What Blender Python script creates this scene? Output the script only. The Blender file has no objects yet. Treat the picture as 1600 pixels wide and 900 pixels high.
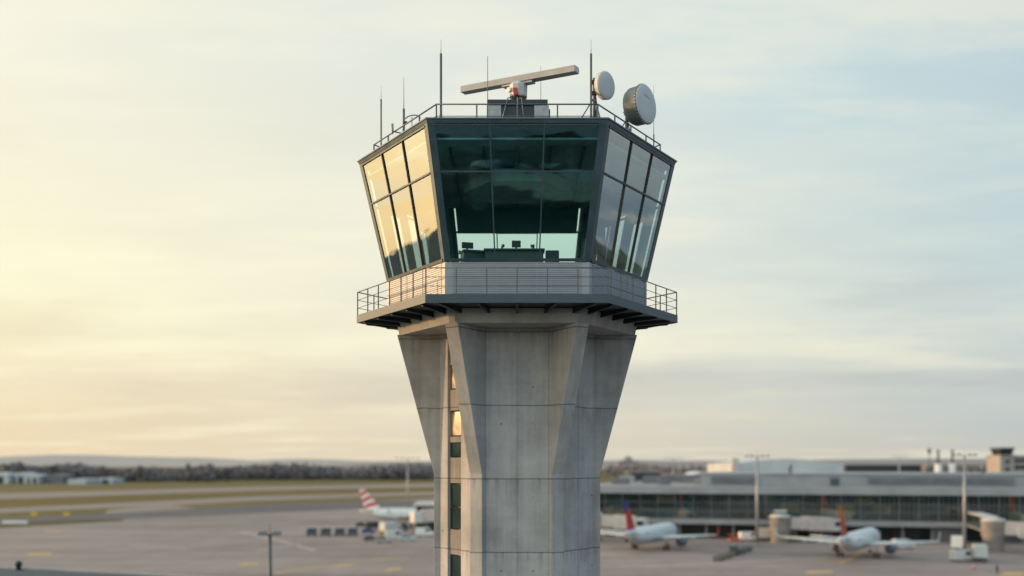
import bpy, math, random
from mathutils import Vector, Matrix
random.seed(7)
C = bpy.context.scene
COL = C.collection
PI = math.pi
R = math.radians
HC = 20.5            # camera height above the apron
F = 1712.0           # focal length in photo pixels

def at(px, py, d):   # a point of the place, d metres ahead of the camera
    return Vector(((px - 808) / F * d, d, HC + (722 - py) / F * d))
def gr(px, py, z=0.0):   # a point on the flat ground
    d = (HC - z) * F / (py - 722)
    return Vector(((px - 808) / F * d, d, z))

# ------------------------------------------------------------------ objects
def tag(o, label=None, cat=None, group=None, kind=None):
    if label: o['label'] = label
    if cat: o['category'] = cat
    if group: o['group'] = group
    if kind: o['kind'] = kind
    return o
def thing(name, label, cat, loc=(0, 0, 0), rz=0.0, group=None):
    o = bpy.data.objects.new(name, None)
    o.empty_display_size = 0.3
    COL.objects.link(o)
    o.location = loc
    o.rotation_euler = (0, 0, rz)
    return tag(o, label, cat, group)
def copy_tree(o, parent=None):
    c = o.copy()
    COL.objects.link(c)
    c.parent = parent
    for ch in list(o.children):
        copy_tree(ch, c)
    return c

class MB:
    def __init__(self):
        self.v = []; self.f = []; self.s = []
    def face(self, pts, smooth=False):
        n = len(self.v)
        self.v += [tuple(p) for p in pts]
        self.f.append(tuple(range(n, n + len(pts)))); self.s.append(smooth)
        return self
    def box(self, lo, hi, rz=0, org=(0, 0, 0)):
        x0, y0, z0 = lo; x1, y1, z1 = hi
        n = len(self.v)
        P = [(x0, y0, z0), (x1, y0, z0), (x1, y1, z0), (x0, y1, z0), (x0, y0, z1), (x1, y0, z1), (x1, y1, z1), (x0, y1, z1)]
        c, s = math.cos(rz), math.sin(rz)
        self.v += [(org[0] + c * x - s * y, org[1] + s * x + c * y, org[2] + z) for x, y, z in P]
        for q in ((0, 3, 2, 1), (4, 5, 6, 7), (0, 1, 5, 4), (1, 2, 6, 5), (2, 3, 7, 6), (3, 0, 4, 7)):
            self.f.append(tuple(n + i for i in q)); self.s.append(False)
        return self
    def cbox(self, c, size, rz=0):
        h = [a / 2 for a in size]
        return self.box((-h[0], -h[1], -h[2]), (h[0], h[1], h[2]), rz, c)
    def hexa(self, P):   # eight points: bottom 4 ccw, top 4 ccw
        n = len(self.v)
        self.v += [tuple(p) for p in P]
        for q in ((0, 3, 2, 1), (4, 5, 6, 7), (0, 1, 5, 4), (1, 2, 6, 5), (2, 3, 7, 6), (3, 0, 4, 7)):
            self.f.append(tuple(n + i for i in q)); self.s.append(False)
        return self
    def bar(self, p, q, w, d, nrm=(0, 0, 1)):
        p = Vector(p); q = Vector(q); a = (q - p).normalized()
        nn = Vector(nrm); nn = (nn - a * nn.dot(a))
        if nn.length < 1e-5: nn = a.orthogonal()
        nn.normalize(); s = a.cross(nn)
        P = []
        for e in (p, q):
            P += [e - s * w / 2 - nn * d / 2, e + s * w / 2 - nn * d / 2, e + s * w / 2 + nn * d / 2, e - s * w / 2 + nn * d / 2]
        return self.hexa(P)
    def prism(self, poly, z0, z1, poly2=None):   # xy polygon ccw
        n = len(poly); b = len(self.v)
        poly2 = poly2 or poly
        self.v += [(x, y, z0) for x, y in poly] + [(x, y, z1) for x, y in poly2]
        self.f.append(tuple(b + i for i in reversed(range(n)))); self.s.append(False)
        self.f.append(tuple(b + n + i for i in range(n))); self.s.append(False)
        for i in range(n):
            j = (i + 1) % n
            self.f.append((b + i, b + j, b + n + j, b + n + i)); self.s.append(False)
        return self
    def slab(self, pts, off):   # polygon in 3-D extruded by the vector off
        n = len(pts); b = len(self.v); off = Vector(off)
        self.v += [tuple(p) for p in pts] + [tuple(Vector(p) + off) for p in pts]
        self.f.append(tuple(b + i for i in reversed(range(n)))); self.s.append(False)
        self.f.append(tuple(b + n + i for i in range(n))); self.s.append(False)
        for i in range(n):
            j = (i + 1) % n
            self.f.append((b + i, b + j, b + n + j, b + n + i)); self.s.append(False)
        return self
    def rings(self, rr, closed=True, caps=True, smooth=True):
        b = len(self.v); n = len(rr[0])
        for r in rr: self.v += [tuple(p) for p in r]
        for k in range(len(rr) - 1):
            for i in range(n if closed else n - 1):
                j = (i + 1) % n
                self.f.append((b + k * n + i, b + k * n + j, b + (k + 1) * n + j, b + (k + 1) * n + i)); self.s.append(smooth)
        if caps:
            self.f.append(tuple(b + i for i in reversed(range(n)))); self.s.append(False)
            m = b + (len(rr) - 1) * n
            self.f.append(tuple(m + i for i in range(n))); self.s.append(False)
        return self
    def tube(self, pts, r, seg=8, r2=None):
        pts = [Vector(p) for p in pts]; rr = []
        for k, p in enumerate(pts):
            a = (pts[min(k + 1, len(pts) - 1)] - pts[max(k - 1, 0)]).normalized()
            ref = Vector((0, 0, 1)) if abs(a.z) < .9 else Vector((1, 0, 0))
            u = a.cross(ref).normalized(); w = a.cross(u)
            t = k / max(1, len(pts) - 1)
            rad = r if r2 is None else r + (r2 - r) * t
            rr.append([p + (u * math.cos(-2 * PI * i / seg) + w * math.sin(-2 * PI * i / seg)) * rad for i in range(seg)])
        return self.rings(rr)
    def lathe(self, c, axis, prof, seg=32, smooth=True):   # prof: (distance along axis, radius)
        c = Vector(c); a = Vector(axis).normalized()
        ref = Vector((0, 0, 1)) if abs(a.z) < .9 else Vector((1, 0, 0))
        u = ref.cross(a).normalized(); w = a.cross(u)
        rr = [[c + a * h + (u * math.cos(2 * PI * i / seg) + w * math.sin(2 * PI * i / seg)) * r for i in range(seg)] for h, r in prof]
        return self.rings(rr, smooth=smooth)
    def build(self, name, m, parent=None, loc=None, bevel=0, kind=None):
        me = bpy.data.meshes.new(name)
        me.from_pydata(self.v, [], self.f)
        me.polygons.foreach_set('use_smooth', self.s)
        me.update()
        o = bpy.data.objects.new(name, me)
        COL.objects.link(o)
        me.materials.append(m)
        if parent: o.parent = parent
        if loc: o.location = loc
        if bevel:
            b = o.modifiers.new('bevel', 'BEVEL'); b.width = bevel; b.segments = 2; b.limit_method = 'ANGLE'
        if kind: o['kind'] = kind
        return o

# ------------------------------------------------------------------ materials
def lin(r, g, b):
    f = lambda c: (c / 255 / 12.92) if c / 255 <= .04045 else ((c / 255 + .055) / 1.055) ** 2.4
    return (f(r), f(g), f(b), 1)
class NT:
    def __init__(self, name):
        self.m = bpy.data.materials.new(name); self.m.use_nodes = True
        self.t = self.m.node_tree; self.b = self.t.nodes['Principled BSDF']
        self.out = self.t.nodes['Material Output']
    def n(self, typ, **kw):
        x = self.t.nodes.new(typ)
        for k, v in kw.items():
            if k.startswith('i_'):
                x.inputs[k[2:].replace('_', ' ')].default_value = v
            else: setattr(x, k, v)
        return x
    def l(self, a, b): self.t.links.new(a, b)
    def math(self, op, a, b=None, c=None):
        x = self.t.nodes.new('ShaderNodeMath'); x.operation = op
        for i, q in enumerate((a, b, c)):
            if q is None: continue
            if isinstance(q, (int, float)): x.inputs[i].default_value = q
            else: self.l(q, x.inputs[i])
        return x.outputs[0]
    def mix(self, fac, a, b, mode='MIX'):
        x = self.t.nodes.new('ShaderNodeMix'); x.data_type = 'RGBA'; x.blend_type = mode
        for sck, q in ((x.inputs[0], fac), (x.inputs[6], a), (x.inputs[7], b)):
            if isinstance(q, (int, float)): sck.default_value = q
            elif isinstance(q, tuple): sck.default_value = q if len(q) == 4 else (*q, 1)
            else: self.l(q, sck)
        return x.outputs[2]
    def noise(self, vec, scale, detail=5, rough=.55, sc=None):
        if sc:
            mp = self.n('ShaderNodeMapping'); mp.inputs['Scale'].default_value = sc
            self.l(vec, mp.inputs[0]); vec = mp.outputs[0]
        x = self.n('ShaderNodeTexNoise'); x.inputs['Scale'].default_value = scale
        x.inputs['Detail'].default_value = detail; x.inputs['Roughness'].default_value = rough
        self.l(vec, x.inputs['Vector'])
        return x.outputs['Fac']
    def remap(self, v, a, b, c=0.0, d=1.0):
        x = self.n('ShaderNodeMapRange'); x.clamp = True
        self.l(v, x.inputs[0])
        for i, q in enumerate((a, b, c, d)): x.inputs[i + 1].default_value = q
        return x.outputs[0]
    def obj(self): return self.n('ShaderNodeTexCoord').outputs['Object']

def mat(name, rgb, rough=.6, metal=0.0, ns=1.5, amt=.25, bump=0.0, spec=.5, sc=None):
    q = NT(name); co = q.obj()
    nz = q.noise(co, ns, 6, .6, sc)
    c = (*rgb, 1)
    col = q.mix(q.remap(nz, .3, .7), tuple(x * (1 - amt) for x in rgb), tuple(min(1, x * (1 + amt * .7)) for x in rgb))
    q.l(col, q.b.inputs['Base Color'])
    q.b.inputs['Metallic'].default_value = metal
    q.b.inputs['Specular IOR Level'].default_value = spec
    q.l(q.remap(nz, .3, .7, max(.03, rough - .08), min(1, rough + .08)), q.b.inputs['Roughness'])
    if bump:
        bp = q.n('ShaderNodeBump'); bp.inputs['Strength'].default_value = bump; bp.inputs['Distance'].default_value = .02
        q.l(q.noise(co, ns * 8, 4), bp.inputs['Height']); q.l(bp.outputs[0], q.b.inputs['Normal'])
    return q.m

def concrete(name, base, seams_x=True):
    q = NT(name); co = q.obj()
    sx = q.n('ShaderNodeSeparateXYZ'); q.l(co, sx.inputs[0]); x, y, z = sx.outputs
    blot = q.noise(co, .7, 7, .62)
    streak = q.noise(co, 1.0, 6, .65, (2.6, 2.6, .16))
    fine = q.noise(co, 14, 5, .7)
    board = q.noise(co, 1.0, 3, .5, (.35, .35, 3.2))
    v = q.math('MULTIPLY_ADD', q.remap(blot, .3, .7), .30, .60)
    v = q.math('ADD', v, q.math('MULTIPLY', q.remap(streak, .35, .7), .20))
    v = q.math('ADD', v, q.math('MULTIPLY', q.math('SUBTRACT', fine, .5), .22))
    v = q.math('ADD', v, q.math('MULTIPLY', q.math('SUBTRACT', board, .5), .18))
    # pour joints every 2.62 m, slightly wandering; each lift has its own tone
    wob = q.math('MULTIPLY', q.math('SUBTRACT', q.noise(co, 2.5, 2), .5), .05)
    zz = q.math('ADD', q.math('DIVIDE', q.math('SUBTRACT', q.math('ADD', z, wob), 22.52), 2.62), 40.0)
    fr = q.math('FRACT', zz)
    dj = q.math('MINIMUM', fr, q.math('SUBTRACT', 1.0, fr))
    joint = q.remap(dj, .004, .013, .50, 1.0)
    lift = q.n('ShaderNodeTexWhiteNoise'); lift.noise_dimensions = '1D'; q.l(q.math('FLOOR', zz), lift.inputs['W'])
    v = q.math('ADD', v, q.math('MULTIPLY', q.math('SUBTRACT', lift.outputs['Value'], .5), .10))
    # dark run-off under each joint
    run = q.math('MULTIPLY', q.remap(fr, .72, 1.0), q.remap(q.noise(co, 1.0, 4, .6, (5, 5, .3)), .48, .72))
    v = q.math('MULTIPLY', v, q.math('SUBTRACT', 1.0, q.math('MULTIPLY', run, .40)))
    v = q.math('MULTIPLY', v, joint)
    if seams_x:
        xr = q.math('FRACT', q.math('ADD', q.math('DIVIDE', x, 1.12), 20.0))
        dx = q.math('MINIMUM', xr, q.math('SUBTRACT', 1.0, xr))
        v = q.math('MULTIPLY', v, q.remap(dx, .005, .016, .66, 1.0))
        # tie holes
        zr = q.math('FRACT', q.math('MULTIPLY', zz, 2.0))
        ax = q.math('MULTIPLY', q.math('SUBTRACT', xr, .5), 1.12)
        az = q.math('MULTIPLY', q.math('SUBTRACT', zr, .5), 1.31)
        rr = q.math('SQRT', q.math('ADD', q.math('MULTIPLY', ax, ax), q.math('MULTIPLY', az, az)))
        cellv = q.n('ShaderNodeTexWhiteNoise'); cellv.noise_dimensions = '2D'; cbx = q.n('ShaderNodeCombineXYZ')
        q.l(q.math('FLOOR', q.math('ADD', q.math('DIVIDE', x, 1.12), 20.0)), cbx.inputs[0]); q.l(q.math('FLOOR', q.math('MULTIPLY', zz, 2.0)), cbx.inputs[1]); q.l(cbx.outputs[0], cellv.inputs['Vector'])
        hole = q.math('MULTIPLY', q.math('SUBTRACT', 1.0, q.remap(rr, .022, .042)), q.remap(cellv.outputs['Value'], .35, .9, 0.0, .62))
        v = q.math('MULTIPLY', v, q.math('SUBTRACT', 1.0, hole))
    hue = q.mix(q.remap(q.noise(co, .45, 3), .35, .65), base, (base[0] * .95, base[1] * .99, base[2] * 1.04))
    cc = q.n('ShaderNodeCombineColor')
    for i in range(3): q.l(v, cc.inputs[i])
    q.l(q.mix(1.0, hue, cc.outputs[0], 'MULTIPLY'), q.b.inputs['Base Color'])
    q.b.inputs['Roughness'].default_value = .85
    q.b.inputs['Specular IOR Level'].default_value = .3
    bp = q.n('ShaderNodeBump'); bp.inputs['Strength'].default_value = .35; bp.inputs['Distance'].default_value = .02
    q.l(q.math('ADD', q.math('MULTIPLY', fine, .5), q.math('MULTIPLY', joint, 1.0)), bp.inputs['Height'])
    q.l(bp.outputs[0], q.b.inputs['Normal'])
    return q.m

def glass(name, tint, f0=.07, f1=.75, wave=.10, wscale=.55, refl=(1, 1, 1), power=2.2):
    q = NT(name); q.t.nodes.remove(q.b); co = q.obj()
    bp = q.n('ShaderNodeBump'); bp.inputs['Strength'].default_value = wave; bp.inputs['Distance'].default_value = .12
    q.l(q.noise(co, wscale, 2, .4, (1, 1, 1.8)), bp.inputs['Height'])
    lw = q.n('ShaderNodeLayerWeight'); lw.inputs['Blend'].default_value = .5
    fac = q.remap(lw.outputs['Facing'], .12, .50, f0, f1)
    tr = q.n('ShaderNodeBsdfTransparent'); tr.inputs[0].default_value = (*tint, 1)
    gl = q.n('ShaderNodeBsdfGlossy'); gl.inputs['Roughness'].default_value = .015; gl.inputs['Color'].default_value = (*refl, 1)
    q.l(bp.outputs[0], gl.inputs['Normal'])
    mx = q.n('ShaderNodeMixShader'); q.l(fac, mx.inputs[0]); q.l(tr.outputs[0], mx.inputs[1]); q.l(gl.outputs[0], mx.inputs[2])
    q.l(mx.outputs[0], q.out.inputs[0])
    return q.m

M = {}
M['concrete'] = concrete('weathered_concrete', (.45, .432, .412))
M['concrete_plain'] = concrete('fin_concrete', (.43, .412, .385), False)
M['steel'] = mat('painted_steel', (.058, .082, .10), .45, .3, 2, .2)
M['dark_steel'] = mat('dark_teal_steel', (.020, .033, .040), .42, .2, 2, .25)
M['frame'] = mat('window_frame_paint', (.042, .074, .092), .38, .3, 1.5, .2)
M['gasket'] = mat('black_gasket', (.02, .022, .024), .5, 0, 3, .2)
M['fascia'] = mat('roof_fascia_metal', (.10, .145, .175), .4, .35, 1.2, .18)
M['louver'] = mat('louver_aluminium', (.30, .325, .35), .45, .35, 1.2, .15)
M['louver_dark'] = mat('louver_void', (.15, .16, .17), .8, 0, 2, .2)
M['galv'] = mat('galvanised_steel', (.33, .34, .35), .45, .5, 6, .3)
M['rail'] = mat('railing_steel', (.12, .135, .145), .5, .3, 5, .25)
M['cab_glass'] = glass('cab_glass', (.70, .88, .86), .09, .40, .05, .5, (.94, 1, 1))
M['front_glass'] = glass('front_cab_glass', (.70, .92, .91), .10, .45, .05, .5, (.50, .90, .95))
M['rear_glass'] = glass('rear_cab_glass', (.86, .96, .95), .05, .35, .03, .5)
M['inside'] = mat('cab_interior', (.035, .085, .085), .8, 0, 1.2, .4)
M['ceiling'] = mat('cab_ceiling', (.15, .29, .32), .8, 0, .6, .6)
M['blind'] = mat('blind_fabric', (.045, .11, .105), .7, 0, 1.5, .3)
q = NT('screen_blind'); co = q.obj(); q.t.nodes.remove(q.b)
df = q.n('ShaderNodeBsdfDiffuse'); tl = q.n('ShaderNodeBsdfTranslucent'); mx_ = q.n('ShaderNodeMixShader'); mx_.inputs[0].default_value = .5
cc_ = q.mix(q.noise(co, 1.5, 4), (.065, .155, .16), (.10, .21, .215)); q.l(cc_, df.inputs[0]); q.l(cc_, tl.inputs[0]); q.l(df.outputs[0], mx_.inputs[1]); q.l(tl.outputs[0], mx_.inputs[2]); q.l(mx_.outputs[0], q.out.inputs[0])
M['blind'] = q.m
M['desk'] = mat('desk_laminate', (.05, .075, .07), .5, 0, 2, .3)
M['screen'] = mat('screen_housing', (.012, .015, .016), .4, 0, 4, .2)
M['white'] = mat('white_paint', (.72, .72, .70), .4, 0, 2.5, .12)
M['offwhite'] = mat('offwhite_paint', (.55, .56, .55), .5, 0, 2.0, .2)
M['radar'] = mat('radar_grey', (.43, .42, .40), .5, 0, 1.5, .15)
M['red'] = mat('red_paint', (.48, .05, .03), .45, 0, 3, .2)
M['orange'] = mat('orange_paint', (.62, .13, .04), .45, 0, 3, .2)
M['blue'] = mat('blue_paint', (.03, .07, .25), .45, 0, 3, .2)
M['yellow'] = mat('yellow_paint', (.75, .46, .05), .5, 0, 3, .2)
M['dish'] = mat('dish_radome', (.52, .545, .54), .55, 0, 3, .08)
M['mirrored'] = mat('blue_grey_cladding', (.26, .42, .48), .6, 0, .4, .15)
M['dish_side'] = mat('dish_shroud', (.10, .135, .145), .6, 0, 3, .2)
M['rubber'] = mat('tyre_rubber', (.02, .02, .021), .8, 0, 5, .3)
M['dark'] = mat('dark_grey', (.03, .035, .04), .6, 0, 2, .3)
M['carglass'] = mat('vehicle_glass', (.02, .03, .035), .1, 0, 2, .2)
M['tunnel'] = mat('bridge_tunnel', (.56, .49, .445), .55, 0, .6, .18)
M['rotunda'] = mat('rotunda_cladding', (.46, .45, .43), .55, 0, .5, .2)
M['term_white'] = mat('terminal_cladding', (.27, .295, .325), .5, .1, .18, .18)
M['term_roof'] = mat('terminal_roofing', (.26, .265, .27), .8, 0, .08, .25)
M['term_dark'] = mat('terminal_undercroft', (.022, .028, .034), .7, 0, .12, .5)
M['term_slab'] = mat('terminal_slab_edge', (.25, .27, .29), .6, 0, .2, .2)
M['term_frame'] = mat('curtain_wall_frame', (.17, .21, .225), .4, .3, 1, .2)
M['term_glass'] = glass('curtain_wall_glass', (.45, .60, .61), .10, .45, .04, .25)
M['grille'] = mat('plant_grille', (.15, .165, .19), .6, .2, .3, .3)
M['shed'] = mat('pale_metal_sheet', (.50, .54, .56), .5, .1, .05, .2)
M['far_brown'] = mat('far_brick', (.26, .20, .165), .8, 0, .05, .3)
M['tower_stone'] = mat('pink_render', (.33, .30, .275), .8, 0, .1, .2)
# colourful hall seen behind the curtain wall; amber cells painted as lit signs
q = NT('hall_interior'); co = q.obj()
sx = q.n('ShaderNodeSeparateXYZ'); q.l(co, sx.inputs[0]); cx_ = q.n('ShaderNodeCombineXYZ')
q.l(q.math('FLOOR', q.math('DIVIDE', sx.outputs[0], 4.8)), cx_.inputs[0]); q.l(q.math('FLOOR', q.math('DIVIDE', sx.outputs[2], 2.3)), cx_.inputs[2])
vo = q.n('ShaderNodeTexWhiteNoise'); q.l(cx_.outputs[0], vo.inputs['Vector'])
sc_ = q.n('ShaderNodeSeparateColor'); q.l(vo.outputs['Color'], sc_.inputs[0])
c1 = q.mix(q.remap(sc_.outputs[0], .70, .74), (.10, .125, .12), (.62, .42, .14))
c1 = q.mix(q.remap(sc_.outputs[1], .62, .68), c1, (.035, .17, .24))
c1 = q.mix(q.remap(sc_.outputs[2], .5, .55), c1, (.03, .036, .04))
q.l(c1, q.b.inputs['Base Color']); M['hall'] = q.m

# ------------------------------------------------------------------ ground materials
def apron_mat():
    q = NT('apron_concrete'); co = q.obj()
    big = q.noise(co, .012, 6, .6); mid = q.noise(co, .11, 6, .65, (1, .6, 1)); streak = q.noise(co, .05, 5, .6, (.25, 2.0, 1))
    sx = q.n('ShaderNodeSeparateXYZ'); q.l(co, sx.inputs[0])
    v = q.math('MULTIPLY_ADD', q.remap(big, .3, .7), .36, .62)
    v = q.math('ADD', v, q.math('MULTIPLY', q.math('SUBTRACT', mid, .5), .6))
    v = q.math('ADD', v, q.math('MULTIPLY', q.math('SUBTRACT', streak, .5), .75))
    for o in (sx.outputs[0], sx.outputs[1]):
        fr = q.math('FRACT', q.math('ADD', q.math('DIVIDE', o, 7.5), 500))
        v = q.math('MULTIPLY', v, q.remap(q.math('MINIMUM', fr, q.math('SUBTRACT', 1, fr)), .006, .016, .78, 1))
    cc = q.n('ShaderNodeCombineColor')
    for i in range(3): q.l(v, cc.inputs[i])
    q.l(q.mix(1.0, q.mix(q.remap(mid, .4, .7), (.335, .285, .262), (.30, .268, .254)), cc.outputs[0], 'MULTIPLY'), q.b.inputs['Base Color'])
    q.b.inputs['Roughness'].default_value = .8; q.b.inputs['Specular IOR Level'].default_value = .25
    return q.m
def strip_mat(name, a, b, sc=.03, stretch=(.3, 1.5, 1)):
    q = NT(name); co = q.obj()
    n1 = q.noise(co, sc, 6, .62, stretch); n2 = q.noise(co, sc * 9, 4, .6)
    f = q.math('ADD', q.math('MULTIPLY', n1, .7), q.math('MULTIPLY', n2, .3))
    q.l(q.mix(q.remap(f, .36, .64), a, b), q.b.inputs['Base Color'])
    q.b.inputs['Roughness'].default_value = .9; q.b.inputs['Specular IOR Level'].default_value = .15
    return q.m
M['apron'] = apron_mat()
M['grass'] = strip_mat('airfield_grass', (.10, .075, .022), (.19, .14, .05), .012)
M['grass_green'] = strip_mat('airfield_grass_green', (.115, .095, .035), (.18, .145, .06), .012)
M['grass_verge'] = strip_mat('verge_grass', (.075, .065, .022), (.12, .10, .04), .02)
M['stand'] = strip_mat('unseen_dark_asphalt', (.022, .038, .044), (.045, .068, .075), .03)
M['taxi'] = strip_mat('taxiway_concrete', (.235, .21, .19), (.31, .27, .24), .02)
M['asphalt'] = strip_mat('dark_asphalt', (.10, .10, .11), (.155, .15, .155), .02)
M['paint_white'] = strip_mat('worn_white_paint', (.36, .32, .28), (.46, .42, .38), .5)
M['paint_yellow'] = strip_mat('worn_yellow_paint', (.42, .31, .15), (.54, .40, .20), .5)
M['hill'] = strip_mat('hazy_hill', (.36, .345, .33), (.43, .41, .385), .002, (1, 1, 3))  # aerial haze painted in as a paler base colour
M['hill_right'] = strip_mat('hazy_ridge', (.24, .225, .23), (.30, .28, .28), .004, (1, 1, 3))  # ridge colour paled likewise to carry the distance haze
def leaf_mat(name, a, b, d):
    q = NT(name)
    gi = q.n('ShaderNodeNewGeometry'); co = q.obj()
    wn = gi.outputs['Random Per Island']
    nz = q.noise(co, .07, 3)
    c = q.mix(q.remap(nz, .35, .65), a, b); c = q.mix(q.remap(wn, .2, .9), c, d)
    q.l(c, q.b.inputs['Base Color']); q.b.inputs['Roughness'].default_value = .9; q.b.inputs['Specular IOR Level'].default_value = .1
    return q.m
M['wood'] = leaf_mat('hazy_autumn_foliage', (.205, .188, .195), (.235, .205, .198), (.185, .187, .20))  # distance haze blended into the leaf colours, paler and greyer
M['wood_green'] = leaf_mat('dull_green_foliage', (.15, .155, .13), (.18, .175, .14), (.13, .14, .135))
M['bark'] = mat('bark', (.07, .06, .05), .9, 0, .5, .3)

# ================================================================== SETTING
def sheet(name, pts, z, m):
    o = MB().face([(p[0], p[1], z) for p in pts]).build(name, m)
    return tag(o, kind='structure')
sheet('ground', [(-30000, -12000), (30000, -12000), (30000, 30000), (-30000, 30000)], 0, M['grass_green'])
# apron: from behind the camera out to the grass edge
A = [gr(-900, 848), gr(0, 824), gr(195, 813), gr(330, 796), gr(560, 784), gr(700, 777.5), gr(1000, 768)]
sheet('apron', [(-420, 20), (700, 20), (700, 470), (A[6].x, A[6].y)] + [(p.x, p.y) for p in reversed(A[:6])], .02, M['apron'])
sheet('unseen_asphalt', [(-600, -400), (700, -400), (700, 19.9), (-600, 19.9)], .02, M['stand'])  # unseen dark ground, added to darken the reflection in the front glass
def strip(name, edge, z, m):
    return sheet(name, [gr(x, y) for x, y in edge], z, m)
# runway and taxiways: seen as pale bands crossing the grass
strip('runway', [(-700, 790.5), (0, 780), (400, 766.5), (860, 757), (860, 752.5), (400, 760.5), (0, 771), (-700, 779)], .024, M['taxi'])
strip('taxiway', [(-700, 808), (0, 801.5), (250, 790), (430, 781.5), (860, 767), (860, 763.5), (400, 775.5), (0, 794.5), (-700, 800)], .028, M['taxi'])
strip('taxiway_link', [(150, 812), (195, 813), (330, 797), (262, 789), (230, 791), (170, 797)], .030, M['taxi'])
strip('service_road', [(-700, 828), (0, 817), (185, 811), (330, 806), (520, 797), (700, 789), (860, 781), (860, 773), (700, 781.5), (560, 783.5), (400, 789), (190, 801), (0, 810.5), (-700, 820)], .034, M['asphalt'])
strip('grass_far', [(-700, 800), (0, 794), (400, 775), (860, 763), (860, 757.3), (400, 767), (0, 780.5), (-700, 791)], .032, M['grass'])
strip('grass_verge', [(-700, 848), (0, 825), (196, 814), (187, 811.3), (0, 817.3), (-700, 829)], .038, M['grass_verge'])
def mark(edge, m='paint_yellow', z=.036):
    return strip('apron_marking', edge, z, M[m])
mark([(40, 868), (80, 868), (80, 864), (45, 864)])
mark([(70, 832), (96, 831.5), (96, 829.5), (72, 830)])
mark([(372, 884.5), (402, 883), (404, 879.5), (380, 880.5)])
mark([(508, 887.5), (545, 885), (560, 881), (530, 882)])
mark([(600, 892.5), (626, 891), (628, 887), (606, 888)])
mark([(1255, 897), (1300, 895), (1302, 891.5), (1262, 892)])
mark([(1315, 880), (1335, 873), (1345, 866), (1340, 866), (1328, 872), (1308, 880)])
mark([(1560, 900), (1600, 899), (1600, 894), (1570, 894)])
mark([(580, 875), (640, 872), (640, 871), (580, 873.5)])
mark([(430, 897), (520, 884), (522, 883), (428, 895)])
mark([(375, 832), (440, 847), (490, 861), (494, 859.5), (446, 846), (380, 831)], 'paint_white')
mark([(400, 862), (470, 850), (472, 849), (400, 860.5)], 'paint_white')
mark([(200, 853), (290, 858), (291, 857), (201, 852)], 'paint_white')
mark([(1010, 886), (1300, 872), (1300, 871), (1010, 884.5)], 'paint_white')
# hills beyond the airfield
def hill(name, d, prof, m, depth=2500):
    mb = MB(); n = len(prof)
    for k in range(n - 1):
        (x0, y0), (x1, y1) = prof[k], prof[k + 1]
        a = at(x0, y0, d); b = at(x1, y1, d)
        mb.face([(a.x, d - depth, 0), (b.x, d - depth, 0), b, a], True)
        mb.face([a, b, (b.x, d + depth, 0), (a.x, d + depth, 0)], True)
    return tag(mb.build(name, m), kind='structure')
pf = [(-1800, 716), (-900, 713), (-300, 716), (-120, 718), (0, 715)]
pf += [(20 * i, 711.2 + 2.4 * math.sin(i * .55 + 2.2) * .3 + max(0, (i - 8)) * .62 + max(0, 4 - i) * .55 + random.uniform(-.25, .25)) for i in range(1, 19)]
pf += [(400, 719.5), (430, 717.8), (470, 717), (520, 718.2), (580, 720.5), (680, 721.5)]
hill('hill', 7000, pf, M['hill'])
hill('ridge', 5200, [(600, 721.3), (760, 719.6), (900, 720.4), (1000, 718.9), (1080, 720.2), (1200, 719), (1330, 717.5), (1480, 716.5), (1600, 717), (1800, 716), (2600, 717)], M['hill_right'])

def far_hill(pts, hs, m, wdt=1500):
    mb = MB()
    for k in range(len(pts) - 1):
        (x0, y0), (x1, y1) = pts[k], pts[k + 1]; d = Vector((y1 - y0, x0 - x1)).normalized() * wdt
        for sgn in (-1, 1):
            a = (x0 + sgn * d.x, y0 + sgn * d.y, -5); b = (x1 + sgn * d.x, y1 + sgn * d.y, -5)
            mb.face([a, b, (x1, y1, hs[k + 1]), (x0, y0, hs[k])], True)
    return tag(mb.build('hill', m), kind='structure')
M['hill_wood'] = strip_mat('wooded_hillside', (.05, .056, .052), (.09, .09, .08), .004, (1, 1, 3))
far_hill([(-7000, -1500), (-6500, 400), (-6300, 1400), (-6100, 2300), (-5900, 3100), (-5700, 4000), (-5400, 5200)], [60, 120, 190, 250, 235, 150, 60], M['hill_wood'])
far_hill([(7600, -1200), (7300, 800), (7100, 2000), (6900, 2900), (6700, 3900), (6500, 5200)], [80, 140, 130, 180, 150, 60], M['hill_wood'])
# woodland belts: nobody could count these crowns, each belt is one mass
def clump(mb, c, rad, n, s, flat=.8):
    for _ in range(n):
        while True:
            p = Vector((random.uniform(-1, 1), random.uniform(-1, 1), random.uniform(-1, 1)))
            if .12 < p.length < 1: break
        k = s * random.uniform(.55, 1.25)
        nrm = (p.normalized() + Vector((random.gauss(0, .5), random.gauss(0, .5), random.gauss(0, .5)))).normalized()
        u = nrm.orthogonal().normalized() * k; w = nrm.cross(u)
        a = random.uniform(0, PI)
        u, w = u * math.cos(a) + w * math.sin(a), w * math.cos(a) - u * math.sin(a)
        P = c + Vector((p.x * rad[0], p.y * rad[1], p.z * rad[2]))
        mb.face([P - u - w * .6, P + u * .7 - w, P + u + w * .7, P - u * .6 + w])
def wood(name, x0, x1, d0, d1, n, hfun, label, m='wood', cl=26):
    mb = MB()
    for i in range(n):
        t = random.random(); px = x0 + (x1 - x0) * t
        d = random.uniform(d0, d1)
        h = hfun(px) * random.uniform(.55, 1.1)
        c = at(px, 722, d); r = h * random.uniform(.30, .46)
        clump(mb, Vector((c.x, c.y, h * .5)), (r * .95, r * .9, h * .5), int(cl * 1.2), h * .10)
        mb.tube([(c.x, c.y, 0), (c.x, c.y, h * .6)], h * .025, 5)
    o = mb.build(name, M[m])
    return tag(o, label, 'woodland', kind='stuff')
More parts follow.
